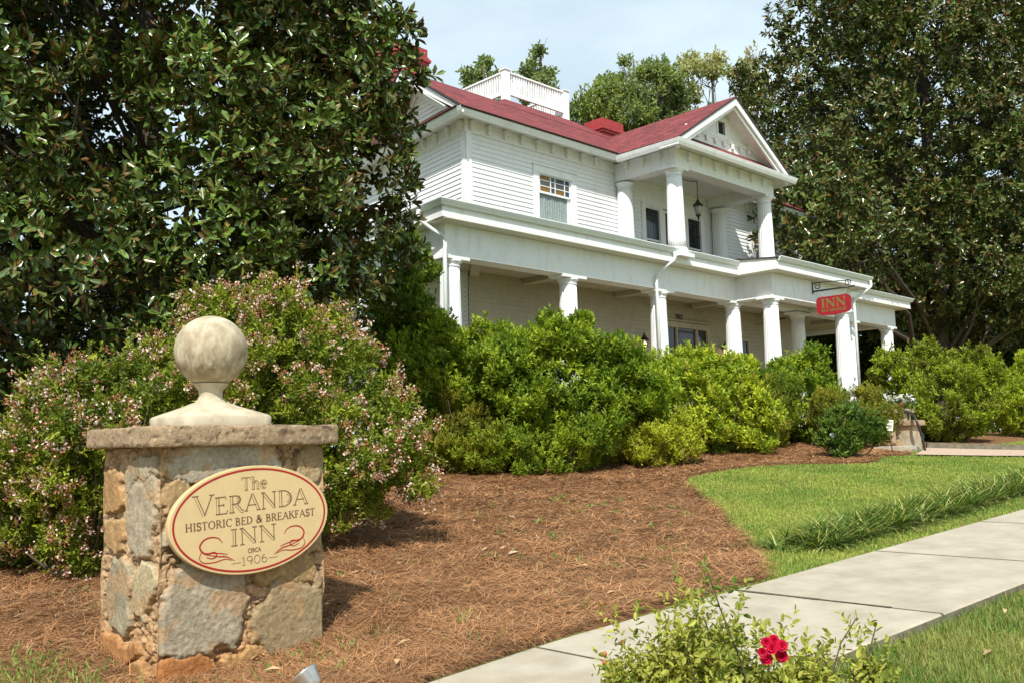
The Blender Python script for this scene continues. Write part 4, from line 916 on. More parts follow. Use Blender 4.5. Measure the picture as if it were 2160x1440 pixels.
BED = np.array([(-20, -11.45), (-14, -11.5), (-9.5, -11.52), (-8.2, -11.62), (-7.15, -11.76), (-6.5, -11.36), (-4.95, -10.1), (-3.25, -8.6), (-2.4, -7.72), (-1.8, -7.15), (-1.1, -6.8), (-.1, -6.76), (.9, -6.84), (1.6, -7.15), (2.1, -7.55), (2.8, -8.05), (3.6, -7.9), (4.4, -7.5), (5.4, -7.75), (6.3, -7.4), (7.6, -6.9), (9.4, -7.4), (12, -7.2), (15.5, -6.8), (19, -5.8), (26, -5), (26, 3), (-4, 6), (-8, -1.5), (-20, -3.5)])
def in_poly(x, y, poly):
    r = np.zeros(len(x), bool); n = len(poly); j = n-1
    for i in range(n):
        xi, yi = poly[i]; xj, yj = poly[j]
        r ^= ((yi > y) != (yj > y)) & (x < (xj-xi)*(y-yi)/((yj-yi)+1e-12)+xi); j = i
    return r
def poly_dist(x, y, poly):
    d = np.full(len(x), 1e9); n = len(poly)
    for i in range(n):
        a = poly[i]; b = poly[(i+1) % n]; ab = b-a; t = np.clip(((x-a[0])*ab[0]+(y-a[1])*ab[1])/(ab@ab), 0, 1)
        d = np.minimum(d, np.hypot(x-a[0]-t*ab[0], y-a[1]-t*ab[1]))
    return d
def bed_h(x, y):
    q = np.stack([x, y, x*0], 1); return .03+.05*(fbm(q*.9, 3, 3)-.5)+.045*(fbm(q*5, 4, 7)-.5)
xs = np.arange(-20, 26, .09); ys = np.arange(-12, 3, .09)
X, Y = np.meshgrid(xs, ys); x, y = X.ravel(), Y.ravel()
jag = .10*(fbm(np.stack([x*4, y*4, x*0], 1), 3, 9)-.5)
sd = np.where(in_poly(x, y, BED), 1, -1)*poly_dist(x, y, BED)+jag
z = tz(x, y)+np.where(sd > 0, np.minimum(1, sd/.15)*(bed_h(x, y)+.02), -.08)
idx = np.arange(len(x)).reshape(len(ys), len(xs)); Fq = np.stack([idx[:-1, :-1], idx[:-1, 1:], idx[1:, 1:], idx[1:, :-1]], -1).reshape(-1, 4)
keep = (sd[Fq] > -.02).any(1); Fq = Fq[keep]; used = np.unique(Fq); remap = np.full(len(x), -1); remap[used] = np.arange(len(used))
kind(np_mesh('mulch_bed', np.stack([x, y, z], 1)[used], remap[Fq], M['mulch']), 'structure')
# ---- sidewalk slabs with open joints
sw_ = MB(); jx = [-20, -17.9, -15.8, -13.8, -11.75, -9.72, -7.68, -5.65, -3.6, -1.55, .5, 2.55, 4.6, 6.65, 8.7, 10.75, 12.8, 14.9, 17, 19.1, 21.2, 25]
for i in range(len(jx)-1):
    a, b = jx[i]+.014, jx[i+1]-.014; k = 6; dz = 0
    top = []; 
    for j in range(k+1):
        xx = a+(b-a)*j/k; fy, ny = float(far_edge(xx)), float(near_edge(xx)); z_ = float(zb(xx))+.035+dz*(j/k)
        top.append([(xx, ny, z_-.14), (xx, ny, z_-.012), (xx, ny+.012, z_), (xx, fy-.012, z_), (xx, fy, z_-.012), (xx, fy, z_-.14)])
    vs = [q for r in top for q in r]; fs = []; ms = []
    for j in range(k):
        for c_ in range(5): p0 = j*6+c_; fs.append((p0, p0+1, p0+7, p0+6))
    sw_.m = 0; sw_.add(vs, [f for n_, f in enumerate(fs) if n_ % 5 in (1, 2, 3)]); sw_.m = 1; sw_.add(vs, [f for n_, f in enumerate(fs) if n_ % 5 in (0, 4)]+[(0, 5, 4, 3, 2, 1), tuple(k*6+q for q in range(6))])
sw_.m = 2
for xj in jx[1:-1]:
    wj = .02 if xj == -7.68 else .004; K = 14
    for q in range(K if xj != -7.68 else 11):
        y0_, y1_ = [float(far_edge(xj)-.01+(near_edge(xj)-far_edge(xj)+.02)*u) for u in (q/K, (q+1)/K)]
        w0_, w1_ = [wj*(.55+.9*hash3(int(xj*100), q+e, 7, 3)) for e in (0, 1)]; zz = float(zb(xj))+.0395
        sw_.add([(xj-w0_, y0_, zz), (xj+w0_, y0_, zz), (xj+w1_, y1_, zz), (xj-w1_, y1_, zz)], [(0, 1, 2, 3)])
M['joint'] = mat('joint_dark', (.17, .14, .10), .95, .1, (.06, .048, .033), 18.)  # dark strip laid over each joint so it reads as a line
# the builder keeps world facing; flip to face up is not needed for a two-sided surface
kind(sw_.build('sidewalk', [M['concrete'], M['concrete_edge'], M['joint']]), 'structure')
# ---- brick walk to the front steps, with kerb
wk = MB(); W0 = [(5.35, -7.85), (6.45, -9.6), (7.6, -11.9)]; W1 = [(7.9, -7.05), (9.0, -8.8), (10.6, -12.1)]
for i in range(2):
    q = [W0[i], W0[i+1], W1[i+1], W1[i]]
    for j in range(6):
        t0, t1 = j/6, (j+1)/6
        l = lambda t, s: tuple(np.array(W0[i])*(1-t)*(1-s)+np.array(W0[i+1])*t*(1-s)+np.array(W1[i])*(1-t)*s+np.array(W1[i+1])*t*s)
        c4_ = [l(t0, 0), l(t1, 0), l(t1, 1), l(t0, 1)]; wk.add([(a, b, float(tz(a, b))+.045) for a, b in c4_], [(0, 1, 2, 3)])
kind(wk.build('brick_walk', M['brick_path']), 'structure')
kb_ = MB()
for i in range(2):
    a, b = np.array(W1[i]), np.array(W1[i+1])
    for j in range(5):
        p, q = a+(b-a)*j/5, a+(b-a)*(j+1)/5; kb_.bar((*p, float(tz(*p))+.08), (*q, float(tz(*q))+.08), .16, .16)
kind(kb_.build('walk_kerb', M['concrete_edge']), 'structure')

# ---- scattered blades, needles
def strips(P, dirs, ups, L, W, col, bend=0., seg=1):
    """flat tapering strips: seg=1 triangle-ish quads"""
    n = len(P); side = np.cross(dirs, ups); side /= np.linalg.norm(side, axis=1, keepdims=True)+1e-9
    rows = []
    for k in range(seg+1):
        t = k/seg; wk_ = W*(1-.75*t) if seg > 1 else W*(1 if k == 0 else .35)
        c = P+dirs*(L*t)[:, None]+ups*(-bend*L*t*t)[:, None]
        rows += [c-side*(wk_/2)[:, None], c+side*(wk_/2)[:, None]]
    V = np.stack(rows, 1).reshape(-1, 3); b = np.arange(n)[:, None]*(2*(seg+1)); F = []
    for k in range(seg): F.append(b+np.array([[2*k, 2*k+1, 2*k+3, 2*k+2]]))
    F = np.stack(F, 1).reshape(-1, 4)
    return V, F, np.repeat(col, 2*(seg+1), 0)
def unit(v): return v/(np.linalg.norm(v, axis=-1, keepdims=True)+1e-9)
def scatter(poly_x, poly_y, n, ok): 
    x = rng.uniform(*poly_x, n); y = rng.uniform(*poly_y, n); m_ = ok(x, y); return x[m_], y[m_]
def view_weight(x, y, near=6.):
    d = np.hypot(x-C[0], y-C[1]); return rng.random(len(x)) < np.clip(near/d, 0, 1)**1.6
def in_view(x, y, m=150):
    d = np.stack([x-C[0], y-C[1], tz(x, y)-C[2]], 1); zz = d @ FW; u = 1080+CAM['f']*(d @ RT)/np.maximum(zz, .1); v = 720-CAM['f']*(d @ UP)/np.maximum(zz, .1)
    return (zz > .5) & (u > -m) & (u < 2160+m) & (v < 1440+m)
# pine needles
def bedok(x, y): return in_poly(x, y, BED) & in_view(x, y)
xs_, ys_ = scatter((-14, 8), (-12, -3), 1100000, bedok); m_ = view_weight(xs_, ys_, 5.8); xs_, ys_ = xs_[m_], ys_[m_]
print('needles', len(xs_))
n = len(xs_); ang = rng.uniform(0, 2*np.pi, n)+.0; tl = rng.normal(.07, .2, n)
clump = fbm(np.stack([xs_*1.3, ys_*1.3, xs_*0], 1), 3, 15); ang = ang*.6+clump*9
dirs = unit(np.stack([np.cos(ang), np.sin(ang), tl], 1)); ups = unit(np.stack([rng.normal(0, .2, n), rng.normal(0, .2, n), np.ones(n)], 1))
tone = rng.uniform(.5, 1.4, n)[:, None]*(.55+.95*fbm(np.stack([xs_*2.2, ys_*2.2, xs_*0], 1), 4, 19))[:, None]
mixc = rng.random(n)[:, None]; cc = (np.array([.44, .235, .110])*mixc+np.array([.25, .115, .050])*(1-mixc))*tone
pale = rng.random(n) < .06; cc[pale] = np.array([.42, .29, .16])*rng.uniform(.8, 1.2, (pale.sum(), 1))
Pn = np.stack([xs_, ys_, tz(xs_, ys_)+bed_h(xs_, ys_)+.02+rng.uniform(0, .02, n)], 1)
dd = np.linalg.norm(Pn-C, axis=1)
V, F, CC = strips(Pn, dirs, ups, rng.uniform(.09, .20, n), np.clip(.00066*dd, .0035, .012)*rng.uniform(.6, 1.2, n), cc, .1, 2)
kind(np_mesh('pine_straw', V, F, M['needle'], col=CC, smooth=False), 'stuff')
# grass
PIER_BOX = lambda x, y: (x > -11.5) & (x < -10.2) & (y > -9.95) & (y < -8.8)
def walk_ok(x, y): return (y < near_edge(x)-.02) | (y > far_edge(x)+.02)
def brick_ok(x, y):
    q = np.array(W0+W1[::-1]); return ~in_poly(x, y, q)
def grass(name, x, y, hmin, hmax, wd, colA, colB, lean=.35, thatch=.18, pat=1.2):
    n = len(x); a = rng.uniform(0, 2*np.pi, n); ln = np.abs(rng.normal(0, lean, n))
    dirs = unit(np.stack([np.cos(a)*ln, np.sin(a)*ln, np.ones(n)], 1)); fa_ = rng.uniform(0, 2*np.pi, n)
    side = unit(np.stack([np.cos(fa_), np.sin(fa_), np.zeros(n)], 1)); ups = unit(np.cross(side, dirs))
    pt = fbm(np.stack([x*pat, y*pat, x*0], 1), 4, 25)[:, None]; mx_ = np.clip((pt-.5)*3+.5+rng.normal(0, .2, (n, 1)), 0, 1)
    cc = (np.array(colA)*mx_+np.array(colB)*(1-mx_))*rng.uniform(.7, 1.3, (n, 1)); th_ = rng.random(n) < thatch; cc[th_] = np.array([.33, .27, .10])*rng.uniform(.7, 1.2, (th_.sum(), 1))
    P_ = np.stack([x, y, ground_z(x, y)-.005], 1); dd = np.linalg.norm(P_-C, axis=1)
    V, F, CC = strips(P_, dirs, ups, rng.uniform(hmin, hmax, n), np.clip(.0011*dd, .004, .02)*wd*rng.uniform(.7, 1.3, n), cc, .35, 2)
    return kind(np_mesh(name, V, F, M['grass'], col=CC, smooth=False), 'stuff')
lok = lambda x, y: ~in_poly(x, y, BED) & in_view(x, y) & walk_ok(x, y) & brick_ok(x, y)
x, y = scatter((-8, 16), (-12.6, -5), 900000, lok); m_ = view_weight(x, y, 9.5); x, y = x[m_], y[m_]; print('lawn blades', len(x))
grass('lawn_grass', x, y, .02, .05, 1., (.32, .39, .075), (.17, .285, .045), .5, .22)
x, y = scatter((-13, -2), (-17, -13), 500000, lambda x, y: in_view(x, y) & (y < near_edge(x)-.01)); m_ = view_weight(x, y, 5.); x, y = x[m_], y[m_]; print('verge blades', len(x))
grass('verge_grass', x, y, .04, .10, 1., (.29, .33, .085), (.13, .225, .04), .6, .2, 3.)
x, y = scatter((-12.6, -6), (-5, 14), 120000, lambda x, y: ~in_poly(x, y, BED) & in_view(x, y)); grass('back_lawn_grass', x, y, .03, .08, 1., (.16, .2, .035), (.09, .14, .02))
# low weeds by the pier foot and a few through the straw
wx, wy = rng.normal(-12.15, .22, 1500), rng.normal(-9.6, .45, 1500); q_ = ~PIER_BOX(wx, wy); wx, wy = wx[q_], wy[q_]
sx_, sy_ = scatter((-12, -4), (-11.4, -6.5), 80, bedok); sx_ = np.repeat(sx_, 7)+rng.normal(0, .03, len(sx_)*7); sy_ = np.repeat(sy_, 7)+rng.normal(0, .03, len(sy_)*7)
px_, py_ = rng.uniform(-11.3, -9.9, 90), rng.normal(-10.3, .18, 90)
x = np.concatenate([wx, sx_, px_]); y = np.concatenate([wy, sy_, py_])
g = grass('weeds', x, y, .03, .085, 2.2, (.22, .31, .07), (.12, .22, .045), 1., .05)
g.location.z = .05
# strap-leaved border along the sidewalk
tx = np.concatenate([np.linspace(-5.55, 12, 250)]*3)+rng.normal(0, .08, 750); ty = -11.50-.055*np.clip(tx+5.5, 0, None)+np.repeat([.0, .22, .42], 250); tx = tx+rng.normal(0, .06, len(tx)); ty = ty+rng.normal(0, .06, len(ty))
k = 44; n = len(tx)*k; bx = np.repeat(tx, k)+rng.normal(0, .03, n); by = np.repeat(ty, k)+rng.normal(0, .03, n)
a = rng.uniform(0, 2*np.pi, n); ln = rng.uniform(.05, 1.1, n); dirs = unit(np.stack([np.cos(a)*ln, np.sin(a)*ln, np.ones(n)], 1))
side = unit(np.cross(dirs, [0, 0, 1.])); ups = unit(np.cross(side, dirs)); ups *= np.sign(ups[:, 2:3]+1e-6)
cc = np.where(rng.random((n, 1)) < .28, np.array([.46, .46, .15]), np.array([.085, .155, .025]))*rng.uniform(.6, 1.3, (n, 1))  # bright highlights painted in as pale blades among darker greens
V, F, CC = strips(np.stack([bx, by, tz(bx, by)], 1), dirs, ups, rng.uniform(.17, .30, n), rng.uniform(.015, .023, n), cc, .95, 4)
kind(np_mesh('border_grass', V, F, M['grass'], col=CC, smooth=False), 'stuff')
# fallen leaves on verge and straw
V = []; F = []; CC = []
lx = np.concatenate([rng.uniform(-11, -1, 130), rng.uniform(-9.5, -7.3, 7)]); ly = np.concatenate([rng.uniform(-11.2, -5.2, 130), rng.uniform(-14.6, -13.6, 7)]); ok_ = in_poly(lx, ly, BED) | (ly < -13); lx, ly = lx[ok_], ly[ok_]
for x_, y_ in zip(lx, ly):
    a = rng.uniform(0, 6.28); L = rng.uniform(.03, .085); d = np.array([math.cos(a), math.sin(a), rng.uniform(-.1, .25)]); s_ = np.array([-math.sin(a), math.cos(a), rng.uniform(-.3, .3)])
    p = np.array([x_, y_, float(ground_z(np.array(x_), np.array(y_)))+.075]); b = len(V)
    V += [p-d*L, p+s_*L*.38+(0, 0, .015), p+d*L, p-s_*L*.38+(0, 0, .015)]; F.append((b, b+1, b+2, b+3)); CC += [(np.array([.42, .27, .15]) if rng.random() < .9 else np.array([.42, .35, .26]))*rng.uniform(.5, 1.3)]*4
kind(np_mesh('fallen_leaves', V, F, M['needle'], col=np.array(CC)), 'stuff')
# ================================================================ PLANTS
def sphere_pts(n): v = rng.normal(size=(n, 3)); return unit(v)
def sample_env(ells, n, lo=.6, hi=1.0, cull=.75, flat=0.):
    """points in the outer shell of a union of ellipsoids; ells (m,6) centre + radii. Returns points and outward normals"""
    ells = np.asarray(ells, float); w_ = (ells[:, 3]*ells[:, 4]+ells[:, 4]*ells[:, 5]+ells[:, 3]*ells[:, 5]); w_ /= w_.sum()
    i = rng.choice(len(ells), n, p=w_); d = sphere_pts(n); r = rng.uniform(lo, hi, n)**.7
    P = ells[i, :3]+d*r[:, None]*ells[i, 3:]; nn = unit(d/ells[i, 3:])
    keep = np.ones(n, bool)
    for s in range(0, n, 4000):
        p = P[s:s+4000]; q = ((p[:, None]-ells[None, :, :3])/ells[None, :, 3:]); dd = np.sqrt((q**2).sum(2)); dd[np.arange(len(p)), i[s:s+4000]] = 9
        keep[s:s+4000] = dd.min(1) > cull
    return P[keep], nn[keep]
def leaf_geo(base, ax, up, L, W, col, fold=.18, droop=.12, under=None, shape=(.42, .40)):
    n = len(base); up = unit(up-ax*(up*ax).sum(1, keepdims=True)); sd = np.cross(ax, up)
    def pt(t, s, h): return base+ax*(L*t)[:, None]+sd*(W*s)[:, None]+up*(W*h)[:, None]-up*(L*droop*t*t)[:, None]
    a_, b_ = shape; rows = [pt(0, 0, 0), pt(.32, a_, fold), pt(.72, b_, fold), pt(1, 0, 0), pt(.72, -b_, fold), pt(.32, -a_, fold)]
    V = np.stack(rows, 1).reshape(-1, 3); b = np.arange(n)[:, None]*6
    F = np.stack([b+np.array([[0, 1, 2, 3]]), b+np.array([[0, 3, 4, 5]])], 1).reshape(-1, 4); CC = np.repeat(col, 6, 0); MI = np.zeros(len(F), int)
    if under is not None:
        V2 = V-np.repeat(up, 6, 0)*.003; F2 = F[:, ::-1]+len(V); V = np.concatenate([V, V2]); CC = np.concatenate([CC, np.repeat(under, 6, 0)]); MI = np.concatenate([MI, np.ones(len(F2), int)]); F = np.concatenate([F, F2])
    return V, F, CC, MI
def whorls(T, Dr, k, L, W, spread, shoot, tint, jit=.25, Lvar=.25):
    """k leaves round each shoot tip T pointing along Dr"""
    n = len(T)*k; T2 = np.repeat(T, k, 0); D2 = np.repeat(unit(Dr), k, 0)
    ref = np.where(np.abs(D2[:, 2:3]) < .9, np.array([[0, 0, 1.]]), np.array([[1., 0, 0]])); X = unit(np.cross(D2, ref)); Y = np.cross(D2, X)
    az = np.tile(np.arange(k)*2.399, len(T))+np.repeat(rng.uniform(0, 6.28, len(T)), k)+rng.normal(0, .25, n)
    sp = np.radians(np.tile(np.linspace(spread[0], spread[1], k), len(T)))+rng.normal(0, jit, n)
    ax = D2*np.cos(sp)[:, None]+(X*np.cos(az)[:, None]+Y*np.sin(az)[:, None])*np.sin(sp)[:, None]
    base = T2-D2*(np.tile(np.linspace(0, 1, k), len(T))*shoot)[:, None]
    up = D2+rng.normal(0, .25, (n, 3)); l = L*(1+rng.normal(0, Lvar*.6, n)).clip(.5, 1.6); wd = W*l/L*(1+rng.normal(0, .12, n))
    col = np.repeat(tint, k, 0)*rng.uniform(.75, 1.28, (n, 1))
    return base, unit(ax), up, l, wd, col
def grow_wood(mb, base, tips, r0, r1, trunk_top=None, n=6, sag=.1, seg=7):
    for tp in tips:
        b = np.array(base, float); t = np.array(tp, float); mid = b*.45+t*.55; mid[2] = b[2]+(t[2]-b[2])*.45; mid += rng.normal(0, .08, 3)*np.linalg.norm(t-b)
        pts = [b*(1-u)**2+2*mid*u*(1-u)+t*u*u+rng.normal(0, .012, 3)*np.linalg.norm(t-b)*(0 < u < 1) for u in np.linspace(0, 1, seg)]
        mb.tube(pts, list(np.linspace(r0, r1, seg)), n, cap=False)

def shrub(name, label, cat, ells, n_sh, k, L, W, tintA, tintB, spread=(25, 75), shoot=.10, upb=.5, lo=.62, hi=1.05, group=None, sub=None, stems=14, gz=None, mater='leaf', yellow=0., clump=.35, subr=(.2, .36), nsub=60, base=None, fringe=.14, cull=.8):
    ells = np.array(ells, float); gz = gz if gz is not None else (ells[:, 2]-ells[:, 5]).min()
    cx, cy = ells[:, :2].mean(0) if base is None else base
    root = thing(name, label, cat, (cx, cy, gz), group)
    # lobes: smaller clumps riding on the big envelope, so the surface has lights and hollows
    cp, cn = sample_env(ells, nsub*3, .72, 1.0, .85); cp = cp[:nsub]; rr_ = rng.uniform(*subr, len(cp))*ells[:, 3:].mean(1).mean()
    lob = np.concatenate([cp, np.stack([rr_, rr_, rr_*.85], 1)], 1)
    core = np.concatenate([ells[:, :3], ells[:, 3:]*.8], 1)
    allx = np.concatenate([lob, core])
    T, Nn = sample_env(allx, n_sh, lo, hi, .78 if cull is None else cull); 
    mk = (T[:, 2] > gz+.04) & (T[:, 2] > tz(T[:, 0], T[:, 1])+.05); T, Nn = T[mk], Nn[mk]
    # stray longer shoots
    fr_ = rng.random(len(T)) < fringe; T[fr_] += (Nn[fr_]*.5+np.array([0, 0, .7]))*rng.uniform(.3, 1.0, (fr_.sum(), 1))*subr[0]*.9
    Dr = unit(Nn*(1-upb)+np.array([0, 0, upb])+rng.normal(0, .25, Nn.shape))
    pt = fbm(T*2.6+7, 3, 31)[:, None]; mx_ = np.clip((pt-.5)*3+.5+rng.normal(0, .33, (len(T), 1)), 0, 1); tint = np.array(tintA)*mx_+np.array(tintB)*(1-mx_)
    if yellow: q = rng.random(len(T)) < yellow; tint[q] = np.array([.33, .31, .05])
    V, F, CC, MI = leaf_geo(*whorls(T, Dr, k, L, W, spread, shoot, tint))
    np_mesh('foliage', V, F, M[mater], root, col=np.clip(CC, 0, 1), smooth=False)
    st = MB(); tips = T[rng.choice(len(T), min(stems, len(T)), replace=False)]
    for tp in tips: grow_wood(st, (cx+(tp[0]-cx)*.25+rng.normal(0, .05), cy+(tp[1]-cy)*.25, gz-.02), [tp], .006 if name == 'rose_bush' else .018, .003 if name == 'rose_bush' else .005, n=5)
    if stems: st.build('stems', M['stem'], root)
    return root, T, Dr
def px_bush(px, top, bot, hw, dd=.8, flat=.8, extra=(), squash=1.):
    """ellipsoids for a bush whose foot is seen at (px,bot) and whose top is at `top`"""
    b = onT(px, bot); d = dep(b)+dd; s = d/CAM['f']; rx = hw*s; zt = at(px, top, d)[2]; c = at(px, (top+bot)/2, d); gz = float(tz(b[0], b[1]))
    z0 = (gz+zt)/2; rz = (zt-gz)/2*1.06
    E_ = [(c[0], c[1], z0, rx, min(max(.7, rx*flat), 1.3), rz)]
    for ex, ey, er, off in extra:
        p = at(ex, ey, d+off); r = er*s; E_.append((*p, r, r*.9, r))
    return E_, gz
BUSH = 'foundation shrubs in front of the veranda'
G1, G2 = (.29, .365, .026), (.115, .19, .014)
Y1, Y2 = (.43, .48, .036), (.22, .30, .024)
OL1, OL2 = (.29, .27, .025), (.145, .16, .017)
DK1, DK2 = (.20, .27, .03), (.08, .14, .015)
def add_bush(label, px, top, bot, hw, tints, n, extra=(), k=9, L=.088, W=.036, dd=.8, yellow=0., spread=(20, 75), upb=.6, **kw):
    E_, gz = px_bush(px, top, bot, hw, dd, extra=extra)
    return shrub('shrub', label, 'shrub', E_, int(n*.8), k, L*1.13, W*1.12, *tints, gz=gz-.02, group=BUSH, yellow=yellow, spread=spread, upb=upb, **kw)
add_bush('mid green shrub filling the corner beside the dark shrub', 905, 665, 1003, 70, (G1, G2), 3600, ((930, 700, 45, .1), (880, 760, 60, 0)), nsub=45, dd=.4)
add_bush('rounded green shrub between the leftmost and the largest shrub', 1075, 765, 1000, 75, (G1, G2), 3000, ((1040, 830, 55, -.1), (1100, 800, 50, 0)), nsub=40, dd=.9)
add_bush('green shrub between the largest shrub and the yellow green one', 1345, 800, 985, 75, (G1, Y2), 3200, ((1310, 830, 50, 0), (1375, 850, 50, -.1)), nsub=40, dd=.8)
add_bush('low green shrub at the foot of the leftmost shrub', 1010, 905, 1003, 75, (G1, OL2), 2600, ((960, 940, 45, -.1), (1060, 935, 45, -.1)), nsub=36, dd=.1, k=10, L=.055, W=.022)
add_bush('low olive green shrub at the foot of the yellow green shrub', 1530, 880, 958, 90, (Y1, G2), 2800, ((1470, 910, 40, -.1), (1600, 900, 45, -.1)), nsub=36, dd=.1, k=10, L=.055, W=.022)
add_bush('tall dark green shrub between the magnolia and the first veranda column', 855, 640, 1002, 70, (DK1, DK2), 4200, ((850, 560, 60, .2), (840, 640, 80, .3), (900, 700, 55, 0)), nsub=50)
add_bush('mid green shrub below the leftmost veranda column', 985, 725, 1000, 110, (G1, G2), 4600, ((1070, 780, 70, -.1), (935, 730, 60, .2), (1040, 745, 60, .1), (905, 800, 50, 0)), nsub=60, dd=1.3)
add_bush('largest mid green shrub reaching up before the second veranda column', 1180, 690, 1000, 160, (G1, G2), 10500, ((1150, 720, 55, .1), (1110, 745, 60, 0), (1215, 725, 60, .1), (1285, 770, 60, .1), (1330, 810, 60, 0), (1060, 770, 70, -.2), (1250, 850, 90, -.4), (1130, 860, 90, -.4)), nsub=90, stems=30)
add_bush('bright yellow green shrub under the house number', 1470, 765, 965, 145, (Y1, Y2), 8200, ((1455, 785, 65, .1), (1410, 800, 60, 0), (1545, 820, 70, -.1), (1590, 890, 60, -.3), (1360, 880, 70, -.3)), yellow=.09, nsub=80)
add_bush('green shrub in front of the veranda entrance columns', 1690, 765, 945, 95, (G1, G2), 5600, ((1720, 790, 50, 0), (1640, 810, 50, 0)), nsub=60, L=.085, W=.034, dd=1.4)
add_bush('small olive green shrub behind the number card', 1800, 815, 950, 90, (OL1, OL2), 3600, ((1740, 850, 45, 0), (1850, 880, 50, -.3)), k=11, L=.055, W=.02, nsub=50, dd=.5)
add_bush('olive green shrub beside the dark corner of the flowering bush', 955, 850, 1002, 80, (OL1, OL2), 3000, ((910, 880, 45, 0), (1010, 880, 45, 0), (940, 835, 40, .1)), k=11, L=.045, W=.017, dd=.1, nsub=40)
add_bush('low green shrub at the foot of the largest shrub', 1150, 890, 1003, 125, (G1, G2), 3600, ((1080, 930, 45, -.2), (1230, 920, 50, -.2)), k=10, L=.055, W=.022, dd=.3, nsub=50)
add_bush('low yellow green shrub at the edge of the pine straw', 1370, 885, 985, 85, (Y1, OL1), 2900, ((1330, 930, 40, -.1), (1440, 920, 45, 0)), k=10, L=.055, W=.022, dd=.1, yellow=.14, nsub=45)
add_bush('olive shrub between the yellow green one and the entrance', 1600, 800, 955, 80, (OL1, G2), 3200, ((1560, 850, 45, 0), (1650, 830, 45, .2)), k=11, L=.05, W=.02, dd=1.0, nsub=45)
add_bush('broad green shrub right of the stone post', 1985, 770, 935, 145, (G1, OL2), 7600, ((1900, 800, 60, 0), (2060, 800, 60, 0), (1960, 785, 55, .2), (1880, 850, 60, .1)), L=.09, W=.036, nsub=80)
add_bush('yellow green shrub at the right end of the row', 2150, 805, 925, 75, (Y1, Y2), 3600, ((2110, 840, 50, 0), (2190, 800, 60, 0)), L=.09, W=.036, nsub=45)
# small dark shrub standing alone in the straw
b = onT(1790, 968); s_ = dep(b)/CAM['f']; e_ = [(*at(1790+dx, yy, dep(b)+of), r*s_, r*s_, r*s_*.9) for dx, yy, r, of in ((-5, 890, 42, 0), (-35, 915, 30, .1), (35, 905, 32, 0), (0, 930, 38, -.1))]
shrub('shrub', 'small dark green shrub standing alone in the straw by the lawn', 'shrub', e_, 1150, 10, .085, .032, (.16, .24, .035), (.06, .12, .02), gz=b[2], spread=(15, 60), upb=.6, nsub=26, stems=16, base=tuple(b[:2]), subr=(.3, .5))

# ---- flowering abelia bushes behind the pier
def abelia(label, lobes, d0, nsh, foot, nfl):
    E_ = []
    for px, py, r, off in lobes:
        d = d0+off; s_ = d/CAM['f']; p = at(px, py, d); E_.append((*p, r*s_, min(r*s_, 1.0), r*s_))
    fb = onT(*foot)
    root, T, Dr = shrub('flowering_shrub', label, 'shrub', E_, nsh, 11, .052, .026, (.27, .31, .025), (.10, .15, .012), spread=(30, 80), shoot=.16, upb=.35, gz=float(fb[2]), base=tuple(fb[:2]), nsub=110, subr=(.22, .42), fringe=.16, stems=46, group='flowering shrubs behind the stone pier')
    na = 150; i_ = rng.choice(len(T), na, replace=False); A0 = T[i_]; dv = unit(A0-np.array([*fb[:2], fb[2]+.4])+rng.normal(0, .2, (na, 3)))
    st_ = MB(); LB_ = []; LA_ = []
    for a_, d_ in zip(A0, dv):
        Ln = rng.uniform(.25, .6); pts = [a_+d_*Ln*u+np.array([0, 0, .18*u-.45*u*u])*Ln for u in np.linspace(0, 1, 8)]; st_.tube(pts, list(np.linspace(.004, .0015, 8)), 4, cap=False)
        for u in range(1, 8):
            for sg in (-1, 1): LB_.append(pts[u]); t_v = unit(pts[u]-pts[u-1]); sd_ = unit(np.cross(t_v, [0, 0, 1.])); LA_.append(unit(t_v*.6+sd_*sg+np.array([0, 0, .3])+rng.normal(0, .15, 3)))
    LB_ = np.array(LB_); LA_ = np.array(LA_); tn = np.array([.25, .29, .045])*rng.uniform(.5, 1.3, (len(LB_), 1)); V, F, CC, MI = leaf_geo(LB_, LA_, np.tile([[0, 0, 1.]], (len(LB_), 1))+rng.normal(0, .3, LB_.shape), np.full(len(LB_), .042), np.full(len(LB_), .021), tn)
    sv_ = np.array(st_.v); V, F, CC = np.concatenate([V, sv_]), np.concatenate([F, np.array(st_.f)+len(V)]), np.concatenate([CC, np.tile([[.11, .075, .045]], (len(sv_), 1))])
    np_mesh('arching_shoots', V, F, M['leaf'], root, col=CC, smooth=False)
    # clusters of small pale pink trumpets over rusty calyces, on the outer shoots
    facing = ((T-np.array(fb))*1.0); out_ = np.array([((T-np.array(e[:3]))/np.array(e[3:])) for e in E_]); rad = np.sqrt((out_**2).sum(2)).min(0)
    cand = np.where(rad > .86)[0]; sel = rng.choice(cand, min(nfl, len(cand)), replace=False); Tf, Df = T[sel], Dr[sel]; Tf = Tf+unit(Df)*.03
    fz = fbm(Tf*1.7, 3, 91); mk = fz > .34; Tf, Df = Tf[mk], Df[mk]
    nb = 17; B_ = np.repeat(Tf, nb, 0)+rng.normal(0, .024, (len(Tf)*nb, 3)); ax = unit(np.repeat(Df, nb, 0)*.6+rng.normal(0, .6, B_.shape)+np.array([0, -.1, -.1]))
    isw = rng.random(len(B_)) < np.repeat(rng.uniform(.08, .5, len(Tf)), nb)
    col = np.where(isw[:, None], np.array([.80, .635, .54])*rng.uniform(.8, 1.15, (len(B_), 1)), np.array([.44, .19, .10])*rng.uniform(.6, 1.3, (len(B_), 1)))
    L_ = np.where(isw, .032, .026); V, F, CC, MI = leaf_geo(B_, ax, rng.normal(size=B_.shape), L_, L_*.75, np.clip(col, 0, .85), fold=.35, droop=-.1)
    np_mesh('blossoms', V, F, M['petal'], root, col=CC, smooth=False)
    return root
